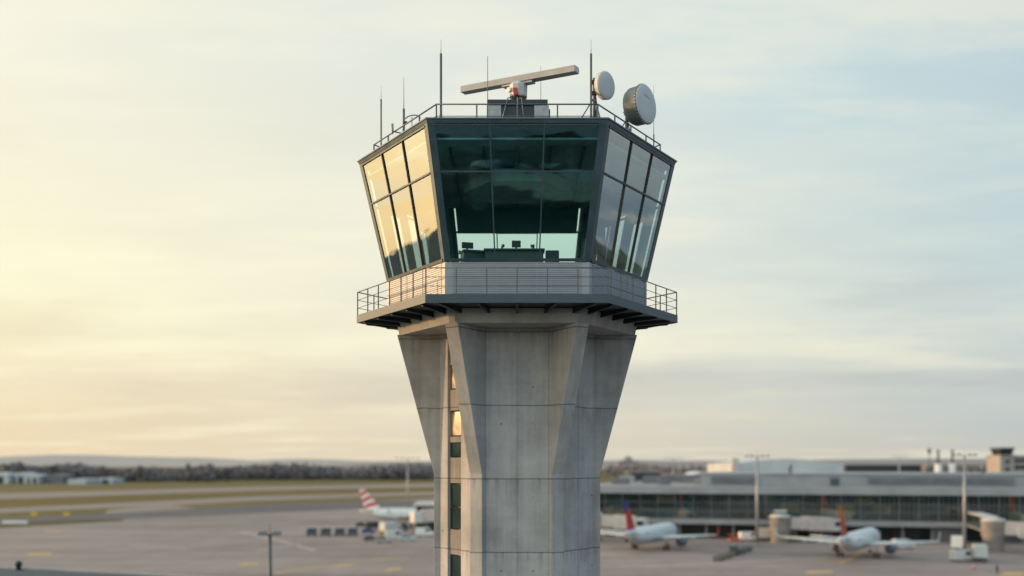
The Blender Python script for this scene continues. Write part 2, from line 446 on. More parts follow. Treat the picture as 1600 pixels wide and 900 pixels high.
hl = lambda px: 15.5 + 2.2 * math.sin(px * .021) + 1.8 * math.sin(px * .057 + 1)
wood('woodland', -40, 330, 1120, 1420, 1100, hl, 'brownish leafless woodland belt along the far edge of the airfield')
wood('woodland', 310, 860, 1230, 1500, 1300, lambda px: 16.5 + 2.0 * math.sin(px * .03 + .7), 'dense grey woodland belt beyond the runway beside the control tower')
wood('woodland', 900, 1750, 1500, 1900, 520, lambda px: 15 + 2.5 * math.sin(px * .02), 'low dark woodland on the horizon behind the terminal roofs')
wood('woodland', -2600, -30, 1150, 1500, 700, lambda px: 16, 'woodland continuing past the white sheds', cl=16)
def far_tree(px, d, h, w, label, m='wood'):
    p = at(px, 722, d); t = thing('tree', label, 'tree', (p.x, p.y, 0), 0, 'taller trees in front of the woodland')
    mb = MB(); mb.tube([(0, 0, 0), (0.1, 0, h * .3), (0, .1, h * .62)], h * .035, 7, h * .012)
    for k in range(5):
        a = k * 1.26; mb.tube([(0, 0, h * (.28 + .05 * k)), (math.cos(a) * w * .3, math.sin(a) * w * .3, h * (.5 + .06 * k))], h * .014, 5, h * .005)
    mb.build('trunk', M['bark'], t)
    cb = MB()
    for k in range(9):
        a = random.uniform(0, 2 * PI); rr = random.uniform(0, .32) * w
        clump(cb, Vector((math.cos(a) * rr, math.sin(a) * rr, h * random.uniform(.4, .85))), (w * .24, w * .24, h * .17), 34, h * .055)
    cb.build('crown', M[m], t)
far_tree(28, 1080, 22, 18, 'tall dark round tree rising behind the white shed at the far left')
far_tree(85, 1090, 18, 15, 'broad dark tree above the grey shed near the left edge', 'wood_green')
far_tree(158, 1085, 18.5, 12, 'tree with yellowish crown in the woodland right of the white sheds')
far_tree(218, 1085, 17, 9, 'dark green conical tree standing against the brown woodland', 'wood_green')
far_tree(295, 1150, 20, 8, 'thin tree whose top pokes above the left woodland belt')
far_tree(355, 1130, 17, 16, 'wide grey tree where the two woodland belts meet')

# ================================================================== CONTROL TOWER
TY = 41.5
tower = thing('control_tower', 'concrete airport control tower with flared fins and slanted glass cab', 'control tower', (0, TY, 0))
def hexp(s):
    a = s * math.sqrt(3) / 2
    return [(-s / 2, -a), (s / 2, -a), (s, 0), (s / 2, a), (-s / 2, a), (-s, 0)]
Z = lambda v: HC + v
# shaft with a recessed slot for the stair windows in its left-front face
core = [(-1.43, -2.47), (1.43, -2.47), (3.08, 0), (1.43, 2.47), (-1.43, 2.47), (-3.08, 0)]
c0 = Vector((-1.43, -2.47)); c5 = Vector((-3.08, 0)); fd = (c5 - c0); inn = Vector((fd.y, -fd.x)).normalized() * -1
if inn.dot(-c0) < 0: inn = -inn
sA = c0 + fd * .70; sB = c0 + fd * .375
poly = core[:] + [tuple(sA), tuple(sA + inn * .30), tuple(sB + inn * .30), tuple(sB)]
MB().prism(poly, 0, Z(4.78)).build('shaft', M['concrete'], tower)
RT = 4.52
for k in range(6):
    ang = R(-120 + 60 * k)
    u = Vector((math.cos(ang), math.sin(ang), 0)); w = Vector((-u.y, u.x, 0)) * .26
    rl = 3.13 if k in (2, 5) else 2.93
    pr = [(1.9, 0), (rl, 0), (rl, Z(-.42)), (RT, Z(4.79)), (1.9, Z(4.79))]
    b = MB().slab([u * r + Vector((0, 0, z)) - w for r, z in pr], w * 2)
    b.build('fin', M['concrete_plain'], tower, bevel=.02)
# stair windows and spandrels in the slot
def slot(z0, z1, off, name, m, th=.05):
    a = sA + inn * off; b = sB + inn * off
    MB().slab([(a.x, a.y, z0), (b.x, b.y, z0), (b.x, b.y, z1), (a.x, a.y, z1)], (inn.x * th, inn.y * th, 0)).build(name, m, tower)
M['stair_glass'] = mat('stair_window_glass', (.022, .055, .055), .08, .5, 1, .3)
M['stair_glass_sky_tint'] = mat('stair_window_painted_reflection', (.62, .56, .46), .10, 1.0, 1, .15)  # gold sky reflection put into the metal colour of the upper panes
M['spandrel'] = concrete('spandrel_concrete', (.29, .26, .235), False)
zy = lambda y: Z((722 - y) * .02354)
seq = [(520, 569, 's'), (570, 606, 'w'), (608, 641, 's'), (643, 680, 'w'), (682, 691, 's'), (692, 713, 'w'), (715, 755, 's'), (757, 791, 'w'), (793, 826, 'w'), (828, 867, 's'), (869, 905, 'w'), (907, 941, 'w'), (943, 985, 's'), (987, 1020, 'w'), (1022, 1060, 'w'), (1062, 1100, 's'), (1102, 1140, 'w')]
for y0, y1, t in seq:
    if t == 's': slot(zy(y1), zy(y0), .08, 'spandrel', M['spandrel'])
    else: slot(zy(y1), zy(y0), .12, 'stair_window', M['stair_glass_sky_tint' if y1 < 690 else 'stair_glass'])
# ring beam with chamfered corners
def cham(s, c):
    H = hexp(s); out = []
    for k in range(6):
        p = Vector(H[k]); a = Vector(H[k - 1]); b = Vector(H[(k + 1) % 6])
        out += [tuple(p + (a - p).normalized() * c), tuple(p + (b - p).normalized() * c)]
    return out
MB().prism(cham(4.52, .14), Z(4.78), Z(5.28), cham(4.62, .14)).build('ring_beam', M['concrete_plain'], tower, bevel=.015)
# balcony deck
DS = 6.08
deck = MB().prism(hexp(DS - .05), Z(5.30), Z(5.50)).build('balcony_deck', M['dark_steel'], tower)
fa = MB(); Hd = hexp(DS)
for k in range(6):
    p = Vector(Hd[k]); q_ = Vector(Hd[(k + 1) % 6]); nn = Vector(((p + q_).x, (p + q_).y, 0)).normalized()
    fa.slab([(*p, Z(5.27)), (*q_, Z(5.27)), (*q_, Z(5.56)), (*p, Z(5.56))], -nn * .045)
fa.build('fascia', M['steel'], deck)
for k in range(6):
    p = Vector(Hd[k]); q_ = Vector(Hd[(k + 1) % 6]); nn = (p + q_).normalized()
    for t in (.08, .29, .5, .71, .92):
        e = p.lerp(q_, t) - nn * .12
        i_ = Vector(hexp(4.4)[k]).lerp(Vector(hexp(4.4)[(k + 1) % 6]), t)
        b = MB(); P = []
        tang = (q_ - p).normalized() * .045
        b.slab([(*(i_ - tang), Z(5.08)), (*(e - tang), Z(5.22)), (*(e - tang), Z(5.30)), (*(i_ - tang), Z(5.30))], (tang.x * 2, tang.y * 2, 0))
        b.build('bracket', M['dark_steel'], deck)
for k in range(6):     # small round lamps / pipe stubs at deck corners
    p = Vector(Hd[k]) * .985
# railing
def railing(name, s, z0, zr, mids, npost, rad, m, post_name, sides=range(6)):
    Hq = hexp(s); mb = MB(); posts = []
    for k in sides:
        p = Vector(Hq[k]); q_ = Vector(Hq[(k + 1) % 6])
        mb.tube([(*p, zr), (*q_, zr)], rad, 8)
        for zm in mids: mb.tube([(*p, zm), (*q_, zm)], rad * .55, 6)
        for i in range(npost):
            e = p.lerp(q_, i / npost); posts.append(e)
    o = mb.build(name, m, tower)
    for e in posts:
        MB().cbox((e.x, e.y, (z0 + zr) / 2), (rad * 1.9, rad * 1.9, zr - z0), 0).build(post_name, m, o)
    return o
railing('balcony_railing', DS - .04, Z(5.30), Z(6.43), (Z(5.83), Z(6.13)), 6, .021, M['rail'], 'rail_post')
railing('roof_railing', 5.42, Z(11.2), Z(12.02), (Z(11.62),), 4, .026, M['rail'], 'roof_rail_post')
# louvred plinth under the cab
LS = 4.90
Hl = hexp(LS)
MB().prism(hexp(LS - .10), Z(5.50), Z(6.80)).build('plinth', M['louver_dark'], tower)
for k in range(6):
    p = Vector(Hl[k]); q_ = Vector(Hl[(k + 1) % 6]); nn = (p + q_).normalized(); tg = (q_ - p).normalized()
    b = MB(); a_ = p + tg * .26; c_ = q_ - tg * .26
    for i in range(17):
        z = Z(5.60) + i * .0715
        i0 = -nn * .06; o0 = nn * .012
        b.hexa([(*(a_ + o0), z), (*(c_ + o0), z), (*(c_ + i0), z + .012), (*(a_ + i0), z + .012),
                (*(a_ + o0), z + .056), (*(c_ + o0), z + .056), (*(c_ + i0), z + .07), (*(a_ + i0), z + .07)])
    for t in (.345, .655):
        e = a_.lerp(c_, t); b.bar((*(e + nn * .004), Z(5.57)), (*(e + nn * .004), Z(6.79)), .035, .05, (*nn, 0))
    b.build('louver_panel', M['louver'], tower)
    MB().prism([tuple(p + nn * .0 + tg * .26), tuple(p + tg * .26 - nn * .09), tuple(p * .955), tuple(p - (Vector(Hl[k - 1]) - p).normalized() * -.26 - (Vector(Hl[k - 1]) + p).normalized() * .09), tuple(p + (Vector(Hl[k - 1]) - p).normalized() * .26), tuple(p * 1.002)][::-1], Z(5.52), Z(6.80)).build('corner_panel', M['louver'], tower)
# cab
ST, SB = 6.0, 4.90
ZT, ZB = Z(11.25), Z(6.83)
Ht, Hb = hexp(ST - .06), hexp(SB)
def P3(k, u, t, off=0.0):
    a = Vector((*Ht[k % 6], ZT)).lerp(Vector((*Ht[(k + 1) % 6], ZT)), u)
    b = Vector((*Hb[k % 6], ZB)).lerp(Vector((*Hb[(k + 1) % 6], ZB)), u)
    return a.lerp(b, t) + N3[k % 6] * off
N3 = []
for k in range(6):
    a = Vector((*Ht[k], ZT)); b = Vector((*Ht[(k + 1) % 6], ZT)); c = Vector((*Hb[k], ZB))
    n_ = (c - a).cross(b - a).normalized()
    if n_.dot(Vector((a.x + b.x, a.y + b.y, 0))) < 0: n_ = -n_
    N3.append(n_)
TR = .345
rear = (2, 3, 4)
for k in range(6):
    m_ = .040
    us = (m_, m_ + (1 - 2 * m_) / 3, m_ + 2 * (1 - 2 * m_) / 3, 1 - m_)
    fr = MB()
    for j in (1, 2):
        fr.bar(P3(k, us[j], 0), P3(k, us[j], 1), .045, .10, N3[k])
    fr.build('mullion', M['gasket' if k in (1, 5) else 'frame'], tower)
    tb = MB()
    tb.bar(P3(k, m_, TR, .012), P3(k, 1 - m_, TR, .012), .055, .09, N3[k])
    tb.build('transom', M['steel' if k == 0 else 'frame'], tower); tb = MB()
    tb.bar(P3(k, 0.03, .012, .005), P3(k, .97, .012, .005), .06, .10, N3[k])
    tb.build('head_rail', M['frame'], tower); tb = MB()
    tb.bar(P3(k, 0.02, .99, .005), P3(k, .98, .99, .005), .11, .10, N3[k])
    tb.build('sill', M['frame'], tower)
    for j in range(3):
        for (t0, t1) in ((.02, TR), (TR, .985)):
            pts = [P3(k, us[j], t1), P3(k, us[j + 1], t1), P3(k, us[j + 1], t0), P3(k, us[j], t0)]
            MB().face(pts).build('window_pane', M['rear_glass' if k in rear else 'front_glass' if k == 0 else 'cab_glass'], tower)
for k in range(6):   # broad corner posts folded over the corner
    a0 = P3(k, 0, 0); 
    pts_t = [P3(k, .040, 0, .03), P3(k, 0, 0, .03), P3(k - 1, .960, 0, .03), P3(k - 1, .960, 0, -.10), P3(k, 0, 0) * 1, P3(k, .040, 0, -.10)]
    o_ = P3(k, 0, 0); outv = Vector((o_.x, o_.y, 0)).normalized()
    def ringp(t):
        base = P3(k, 0, t)
        return [P3(k, .040, t, .03), P3(k, .040, t, -.10), base - outv * .22, P3(k - 1, .960, t, -.10), P3(k - 1, .960, t, .03), base + outv * .035]
    MB().rings([ringp(0), ringp(1)], smooth=False).build('corner_post', M['frame'], tower)
# roof
MB().prism(hexp(ST - .03), Z(11.24), Z(11.355), hexp(ST + .03)).build('roof', M['fascia'], tower, bevel=.012)
MB().prism(hexp(ST + .07), Z(11.357), Z(11.41)).build('roof_coping', M['fascia'], tower, bevel=.01)
# interior: floor, ceiling, blinds
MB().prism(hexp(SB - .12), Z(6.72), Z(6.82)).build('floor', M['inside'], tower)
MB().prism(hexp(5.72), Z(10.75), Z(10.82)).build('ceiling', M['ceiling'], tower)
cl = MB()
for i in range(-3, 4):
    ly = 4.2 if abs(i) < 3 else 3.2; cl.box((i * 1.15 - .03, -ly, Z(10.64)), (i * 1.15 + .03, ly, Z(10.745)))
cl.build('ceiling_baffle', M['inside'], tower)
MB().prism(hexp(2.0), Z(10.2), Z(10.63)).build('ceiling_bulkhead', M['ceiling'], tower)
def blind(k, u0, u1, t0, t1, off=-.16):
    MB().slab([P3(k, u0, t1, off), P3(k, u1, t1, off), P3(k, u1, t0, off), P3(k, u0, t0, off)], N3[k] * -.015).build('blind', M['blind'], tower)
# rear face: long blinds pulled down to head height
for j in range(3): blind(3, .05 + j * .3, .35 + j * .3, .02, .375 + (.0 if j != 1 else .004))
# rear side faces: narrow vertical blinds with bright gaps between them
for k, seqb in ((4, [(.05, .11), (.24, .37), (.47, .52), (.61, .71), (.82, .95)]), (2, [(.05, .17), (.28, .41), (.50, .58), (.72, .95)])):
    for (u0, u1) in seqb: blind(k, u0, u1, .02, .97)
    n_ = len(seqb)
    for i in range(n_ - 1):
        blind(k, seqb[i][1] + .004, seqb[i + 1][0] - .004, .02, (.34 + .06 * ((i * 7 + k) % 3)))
pl = MB()
for s in (-1, 1):
    pl.box((s * 3.35 - .16, 2.1, Z(6.82)), (s * 3.35 + .16, 2.45, Z(10.55)))
pl.build('interior_column', M['inside'], tower)

# desks and screens inside the cab (stand on the cab floor)
def desk(loc, rz, L, label, screens, h=.78):
    loc = (loc[0], loc[1] + TY, loc[2])
    t = thing('control_desk', label, 'desk', loc, rz, 'control desks in the glass cab')
    MB().prism([(-L / 2, -.42), (L / 2, -.42), (L / 2, .30), (-L / 2, .30)], h - .06, h).build('desk_top', M['desk'], t, bevel=.01)
    MB().box((-L / 2 + .05, -.3, 0), (L / 2 - .05, .2, h - .062)).build('desk_body', M['desk'], t)
    b = MB().bar((-L / 2 + .02, .32, h + .02), (L / 2 - .02, .36, h + .02), .12, .05, (0, 1, 0)); b.build('desk_riser', M['desk'], t)
    return t
def monitor(loc, rz, w, h, label):
    loc = (loc[0], loc[1] + TY, loc[2])
    t = thing('monitor', label, 'monitor', loc, rz, 'screens on the control desks')
    MB().box((-w / 2, -.03, .12), (w / 2, .03, .12 + h)).build('screen', M['screen'], t, bevel=.008)
    MB().box((-.03, .035, .0), (.03, .07, .2)).box((-.12, -.08, 0), (.12, .12, .015)).build('stand', M['screen'], t)
FZ = Z(6.82)
desk((-.10, -2.55, FZ), 0, 2.15, 'long dark control desk in the middle of the glass cab', 3, .70)
monitor((-.03, -2.5, FZ + .701), .05, .32, .24, 'dark screen standing alone at the middle of the long control desk')
monitor((-.50, -2.55, FZ + .701), .7, .10, .10, 'small handset unit on the long control desk left of the dark screen')
monitor((.55, -2.5, FZ + .701), -.5, .14, .10, 'small radio unit at the right end of the long control desk')
desk((-1.62, -2.2, FZ), .3, .85, 'short stepped desk at the left side of the glass cab', 1, .72)
monitor((-1.78, -2.2, FZ + .721), .3, .42, .22, 'screen on the short desk at the left side of the cab')
def chair(loc, rz, label):
    loc = (loc[0], loc[1] + TY, loc[2])
    t = thing('office_chair', label, 'chair', loc, rz)
    MB().box((-.26, -.25, .45), (.26, .25, .53)).build('seat', M['screen'], t, bevel=.03)
    MB().box((-.25, .22, .55), (.25, .29, .90)).build('backrest', M['screen'], t, bevel=.04)
    b = MB(); b.tube([(0, 0, .08), (0, 0, .45)], .03)
    for i in range(5): b.tube([(0, 0, .10), (math.cos(i * 1.257) * .3, math.sin(i * 1.257) * .3, .04)], .022, 6)
    b.build('base', M['screen'], t)
chair((1.28, -1.3, FZ), PI, 'black office chair right of the long control desk in the cab')
chair((-1.25, -1.3, FZ), PI * .9, 'black office chair between the two control desks in the cab')

# ------------------------------------------------------------------ roof equipment
RZ = Z(11.41)
def local(px, py, d): 
    return at(px, py, d)
# plant housing under the radar
ph = thing('plant_housing', 'grey plant housing with dark flat lid on the cab roof under the radar', 'plant housing', (.04, TY - 1.2, RZ))
b = MB().box((-1.05, -.9, 0), (1.05, .9, 1.42)); b.build('housing', M['dark_steel'], ph)
MB().box((-1.12, -1.0, 1.425), (1.06, 1.0, 1.60)).build('lid', M['dark_steel'], ph, bevel=.01)
for x0, x1 in ((-1.13, -.62), (.58, 1.10)):
    MB().box((x0, -.96, .05), (x1, -.905, 1.40)).build('louvre_panel', M['galv'], ph)
MB().box((1.09, -.5, 0), (1.16, .4, 1.41)).build('cable_duct', M['dark_steel'], ph)
# rotating radar
RA = Vector((.05, TY - 1.2, RZ + 1.604))
ra = thing('radar_antenna', 'long pale radar bar turned at an angle on a white motor pedestal', 'radar', RA)
zt = at(810, 127, 40.4).z - RA.z
ped = MB()
ped.lathe((0, 0, .36), (0, 0, 1), [(0, .26), (.02, .31), (.06, .33), (.46, .345), (.52, .30), (.58, .22), (.62, .16)], 10, False)
ped.build('pedestal', M['offwhite'], ra, bevel=.012)
MB().lathe((0, 0, .98), (0, 0, 1), [(0, .13), (.08, .13), (.08, .17), (zt - 1.20, .17)], 14, False).build('turning_collar', M['galv'], ra)
b = MB(); b.cbox((.05, 0, .20), (.36, .36, .28)); b.cbox((.12, -.16, .14), (.22, .16, .24)); b.cbox((-.1, .1, .1), (.2, .2, .2))
for sx in (-.27, .27):
    for sy in (-.22, .22): b.tube([(sx * 1.1, sy, 0), (sx, sy, .38)], .022, 6)
b.tube([(-.2, -.2, .02), (.0, -.24, .2), (.18, -.2, .05)], .02, 6); b.tube([(-.05, -.2, .3), (.2, -.25, .16)], .018, 6)
b.build('gearbox', M['dark'], ra)
b = MB(); b.lathe((-.10, -.30, .42), (0, -1, 0), [(0, .09), (.12, .09), (.14, .06)], 14); b.cbox((-.12, -.33, .56), (.15, .13, .14)); b.build('red_motor', M['red'], ra)
b = MB(); b.lathe((-.31, -.12, .62), (-.7, -.7, 0), [(0, .09), (.1, .09)], 12); b.cbox((-.28, -.14, .42), (.08, .14, .10)); b.build('junction_box', M['white'], ra)
th = R(28)
bar_ = bpy.data.objects.new('antenna_bar', None)
def bmk(lo, hi):
    return MB().box(lo, hi, th, (0, 0, 0))
L2 = 2.36
bb = MB()
def rot(x, y, z): return (math.cos(th) * x - math.sin(th) * y, math.sin(th) * x + math.cos(th) * y, z)
th = -th   # right end nearer to the camera
pr = [(-.20, -.12), (.16, -.12), (.20, .0), (.12, .115), (-.20, .115)]
bb.rings([[rot(x, y, zt + z) for y, z in pr] for x in (-L2, L2)], smooth=False)
bb.build('antenna_bar', M['radar'], ra, bevel=.012)
ec = MB()
for x0, x1 in ((-L2 - .018, -L2 - .002), (L2 + .002, L2 + .018)):
    ec.rings([[rot(x, y * .93 - .0, zt + z * .9) for y, z in pr] for x in (x0, x1)], smooth=False)
ec.build('end_cap', M['offwhite'], ra)
sb = MB(); sb.rings([[rot(x, y, zt + z) for y, z in ((-.15, -.19), (.15, -.19), (.15, -.122), (-.15, -.122))] for x in (-.62, .62)], smooth=False)
sb.build('bar_cradle', M['offwhite'], ra)
b = MB()
for p, q_ in (((-.1, -.3, .30), (-.72, -1.12, -1.2)), ((-.05, -.3, .30), (-.02, -1.12, -1.2)), ((.02, -.28, .28), (.22, -1.12, -1.2))):
    b.tube([p, (p[0] + (q_[0] - p[0]) * .45, -1.05, .03), q_], .022, 6)
b.build('stay', M['galv'], ra)

def whip(px, ybase, ythick, ytop, d, r0, r1, label, name='whip_antenna'):
    p = at(px, ybase, d); z1 = at(px, ythick, d).z; z2 = at(px, ytop, d).z
    t = thing(name, label, 'antenna', (p.x, p.y, RZ), 0, 'whip antennas around the cab roof')
    if z1 > RZ + .1:
        b = MB(); b.lathe((0, 0, 0), (0, 0, 1), [(0, r0 * 2.6), (.04, r0 * 2.6), (.05, r0 * 1.25), (.3, r0 * 1.2), (.31, r0), (z1 - RZ, r0)], 10); b.build('mast', M['rail'], t)
    else: z1 = RZ
    b = MB(); b.tube([(0, 0, z1 - RZ), (0, 0, z2 - RZ)], r1, 8, r1 * .55); b.build('whip', M['rail' if r1 > .012 else 'galv'], t)
    return t
whip(595.5, 230, 155, 134, 41.3, .030, .010, 'two-stage whip antenna at the far left corner of the cab roof')
t2 = whip(631, 205, 170, 121, 39.8, .042, .013, 'whip antenna on a clamped mast with a side arm beside the roof ladder hoop')
b = MB(); b.tube([(0, 0, .52), (-.41, 0.0, .60)], .022, 8); b.build('side_arm', M['rail'], t2)
MB().lathe((-.42, 0, .50), (0, 0, 1), [(0, .02), (.06, .035), (.12, .05), (.36, .05), (.38, .04)], 12).build('sensor', M['galv'], t2)
b = MB(); b.cbox((.02, 0, .42), (.16, .14, .10)); b.cbox((.05, 0, .92), (.14, .10, .08)); b.build('clamp', M['dark'], t2)
whip(689, 187, 84, 62, 36.9, .042, .012, 'tallest two-stage whip antenna at the front left corner of the cab roof')
whip(762, 187, 187, 88, 37.4, .02, .017, 'plain thin whip antenna at the front edge left of the radar')
whip(845, 165, 165, 104, 43.5, .02, .013, 'faint thin whip antenna behind the right half of the radar bar')
t6 = whip(923.5, 187, 84, 62, 37.2, .040, .011, 'two-stage whip antenna rising beside the smaller round dish')
whip(1021.5, 228, 210, 133, 41.0, .026, .011, 'short thin whip antenna at the right corner behind the larger dish')
# ladder hoop at the left roof edge
lp = at(644, 195, 39.2)
lh = thing('ladder_hoop', 'curved tubular ladder hoop on the left edge of the cab roof', 'ladder hoop', (lp.x, lp.y, RZ))
b = MB(); arc = [(-.27, .1, .90), (-.16, .05, .97), (0, 0, 1.0), (.17, -.05, .985), (.27, -.1, .93), (.30, -.12, .85)]
b.tube(arc, .022, 8); b.build('hoop', M['rail'], lh)
for x, y in ((-.01, 0), (.27, -.1)):
    MB().tube([(x, y, 0), (x, y, .94)], .018, 8).build('hoop_post', M['galv'], lh)
# dishes
def dish(name, c, yaw, pitch, r, depth, label, mast_h, mpos, text):
    c = Vector(c)
    t = thing(name, label, 'dish antenna', (c.x, c.y, RZ), 0, 'round dishes on the cab roof')
    h = c.z - RZ
    a = Vector((math.sin(yaw) * math.cos(pitch), -math.cos(yaw) * math.cos(pitch), math.sin(pitch)))
    cc = Vector((0, 0, h))
    MB().lathe(cc, a, [(-depth, r * .55), (-depth * .96, r * .86), (-depth * .75, r * .965), (-depth * .1, r * .985), (-depth * .08, r), (0, r)], 48).build('shroud', M['dish_side' if text else 'dish'], t)
    MB().lathe(cc, a, [(.002, r * .995), (.02, r * .985), (.045, r * .90), (.062, r * .5), (.066, r * .02)], 48).build('radome', M['dish'], t)
    if text:
        rim = MB(); u = Vector((0, 0, 1)).cross(a).normalized(); w = a.cross(u)
        for i in range(36):
            g = 2 * PI * i / 36; e = cc + a * -.03 + (u * math.cos(g) + w * math.sin(g)) * (r + .012)
            rim.bar(e - a * .035, e + a * .03, .035, .02, u * math.cos(g) + w * math.sin(g))
        rim.build('rim_clip', M['galv'], t)
        tx = MB()      # faint reddish maker's mark, illegible strokes
        for i in range(7):
            e = cc + a * .0675 + u * (-.17 + .055 * i) + w * (.30 - .012 * i); hgt = .022 if i % 3 else .032
            tx.bar(e - w * hgt, e + w * hgt, .016, .004, a); tx.bar(e - w * hgt, e - w * hgt + u * .03, .012, .004, a)
        tx.build('emblem', mat('faded_red_mark', (.52, .28, .25), .6), t)
    # mast and mount
    mp_ = Vector(mpos) - Vector((c.x, c.y, RZ))
    b = MB(); b.tube([(mp_.x, mp_.y, 0), (mp_.x, mp_.y, mast_h)], .055, 10); b.build('mast', M['rail'], t)
    hub = cc - a * depth
    b = MB(); b.tube([hub + a * .03, hub - a * .14], .12, 12)
    for dz in (.16, -.22):
        e = Vector((mp_.x, mp_.y, h + dz)); b.tube([hub + Vector((0, 0, dz * .6)), e], .035, 8); b.cbox(e, (.17, .17, .11))
        b.tube([e + Vector((-.12, 0, .03)), e + Vector((.16, -.05, .03))], .028, 6)
    b.build('mount', M['dark'], t)
    b = MB()
    for dx, dy in ((-.62, -.2), (.28, -.15), (.15, .55)):
        b.tube([(mp_.x, mp_.y, mast_h * .62), (mp_.x + dx, mp_.y + dy, 0)], .022, 6)
    b.build('brace', M['rail'], t)
    hb = hub - a * .12
    b = MB(); b.tube([hb, hb + Vector((-.10, .05, -.22)), Vector((mp_.x + .08, mp_.y - .03, h - .55)), Vector((mp_.x + .07, mp_.y - .05, .35)), Vector((mp_.x + .2, mp_.y + .3, .03)), Vector((mp_.x + .3, mp_.y + 1.2, .03))], .016, 6)
    b.build('cable', M['rubber'], t)
    return t
d1 = at(947, 133.5, 37.3); m1 = at(928.5, 187, 37.45)
dish('microwave_dish', d1, R(48), R(-3), .475, .20, 'smaller pale round dish tilted upward on the front right mast', d1.z - RZ + .30, (m1.x, m1.y, 0), False)
d2 = at(1009, 162.5, 39.4); m2 = at(979, 187, 39.75)
dish('microwave_dish', d2, R(52), R(2), .70, .62, 'larger drum-shaped round dish with dark shroud at the right roof edge', d2.z - RZ + .15, (m2.x, m2.y, 0), True)

# ================================================================== LIGHT MASTS
def light_mast(px, ytop, d, label, arm=3.6, r=.22, m='galv', ring=False, tall=None):
    p = at(px, ytop, d); h = p.z
    t = thing('light_mast', label, 'light mast', (p.x, p.y, 0), 0, 'apron floodlight masts')
    MB().tube([(0, 0, 0), (0, 0, h * .5), (0, 0, h - .25)], r, 10, r * .55).build('pole', M[m], t)
    MB().lathe((0, 0, 0), (0, 0, 1), [(0, r * 1.8), (.5, r * 1.8), (.55, r * 1.2)], 12).build('base', M[m], t)
    b = MB(); b.bar((-arm / 2, 0, h - .35), (arm / 2, 0, h - .35), .16, .16); b.bar((0, -arm * .3, h - .35), (0, arm * .3, h - .35), .16, .16); b.build('crossarm', M[m], t)
    for i in (-1, -.5, .5, 1):
        x = i * arm / 2
        MB().hexa([(x - .28, -.42, h - .42), (x + .28, -.42, h - .42), (x + .22, .2, h - .20), (x - .22, .2, h - .20), (x - .28, -.36, h - .18), (x + .28, -.36, h - .18), (x + .22, .22, h + .05), (x - .22, .22, h + .05)]).build('floodlight', M['rail'], t)
    MB().tube([(0, 0, h - .3), (0, 0, h + .9)], .04, 6).build('lightning_rod', M[m], t)
    return t
light_mast(422, 831, 122, 'grey floodlight mast on the apron in front of the parked containers', 2.0, .30, 'steel')
light_mast(637, 715, 395, 'slim floodlight mast behind the aircraft with the striped fin', 8, .38)
light_mast(1183, 711, 268, 'tall floodlight mast in front of the terminal near the dolly train', 5.2, .42)
light_mast(1507, 709, 232, 'tall floodlight mast beside the rounded jet bridge column at the right', 4.6, .38)
light_mast(1052, 715, 520, 'small distant floodlight mast behind the left end of the terminal roof', 8, .5)
light_mast(1405, 713, 560, 'small distant floodlight mast behind the terminal above the orange fin', 8, .5)

# ================================================================== TERMINAL
TR_ = math.atan2(-.25, 1)
term = thing('terminal_building', 'long grey terminal with glass concourse and flat pale roof', 'terminal', (14, 304.5, 0), TR_)
TL = 175
MB().box((0, -1.6, 12.0), (TL, .2, 13.85)).build('roof_fascia', M['term_white'], term)
MB().box((.2, .3, 12.2), (TL, 95, 13.6)).build('roof', M['term_roof'], term)
MB().box((-.3, -2.2, 3.9), (TL, .6, 5.2)).build('floor_slab', M['term_slab'], term)
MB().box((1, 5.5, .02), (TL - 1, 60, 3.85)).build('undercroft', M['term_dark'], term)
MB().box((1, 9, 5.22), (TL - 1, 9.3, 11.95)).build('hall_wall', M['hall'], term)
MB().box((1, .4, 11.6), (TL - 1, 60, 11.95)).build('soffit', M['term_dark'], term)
b = MB()
for i in range(int(TL / 7.2)):
    x = 2 + i * 7.2
    b = MB().box((x - .3, 1.2, .02), (x + .3, 1.8, 3.9)); b.build('column', M['term_slab'], term)
bw = 4.8; nb = int((TL - 2) / bw)
for i in range(nb):
    x0 = 1 + i * bw
    fr = MB()
    fr.box((x0 - .10, -.22, 5.2), (x0 + .10, .1, 12.0))
    for j in range(1, 4): fr.box((x0 + j * bw / 4 - .045, -.10, 5.25), (x0 + j * bw / 4 + .045, .06, 11.95))
    for z in (7.4, 9.6): fr.box((x0 + .1, -.09, z - .05), (x0 + bw - .1, .05, z + .05))
    o = fr.build('window_frame', M['term_frame'], term)
    MB().face([(x0 + .1, -.02, 5.2), (x0 + bw - .1, -.02, 5.2), (x0 + bw - .1, -.02, 12), (x0 + .1, -.02, 12)]).build('glass_pane', M['term_glass'], o)
# ground floor infill: doors, pale panels
for x0, x1, m in ((52, 62, 'term_slab'), (65, 71, 'grille'), (86, 93, 'term_dark'), (96, 104, 'term_slab'), (110, 118, 'grille'), (128, 136, 'term_slab')):
    MB().box((x0, 3.2, .02), (x1, 3.4, 3.3)).build('ground_floor_panel', M[m], term)
# upper storey with louvre bands
MB().box((35, 22, 13.62), (TL, 80, 17.0)).build('upper_storey', M['term_white'], term)
MB().box((34.6, 21.6, 17.0), (TL, 81, 17.25)).build('upper_roof', M['term_white'], term)
for x0, x1 in ((38, 51), (81, 119), (136, 146)):
    g = MB().box((x0, 21.7, 14.3), (x1, 21.98, 16.2))
    for i in range(int((x1 - x0) / 1.2)): g.box((x0 + i * 1.2, 21.55, 14.3), (x0 + i * 1.2 + .12, 21.69, 16.2))
    g.build('louvre_band', M['grille'], term)
MB().box((71, 21.6, 14.0), (73.4, 21.98, 16.0)).build('roof_door', M['steel'], term)
MB().box((127, 21.6, 14.0), (131, 21.98, 15.0)).build('roof_vent', M['dark'], term)
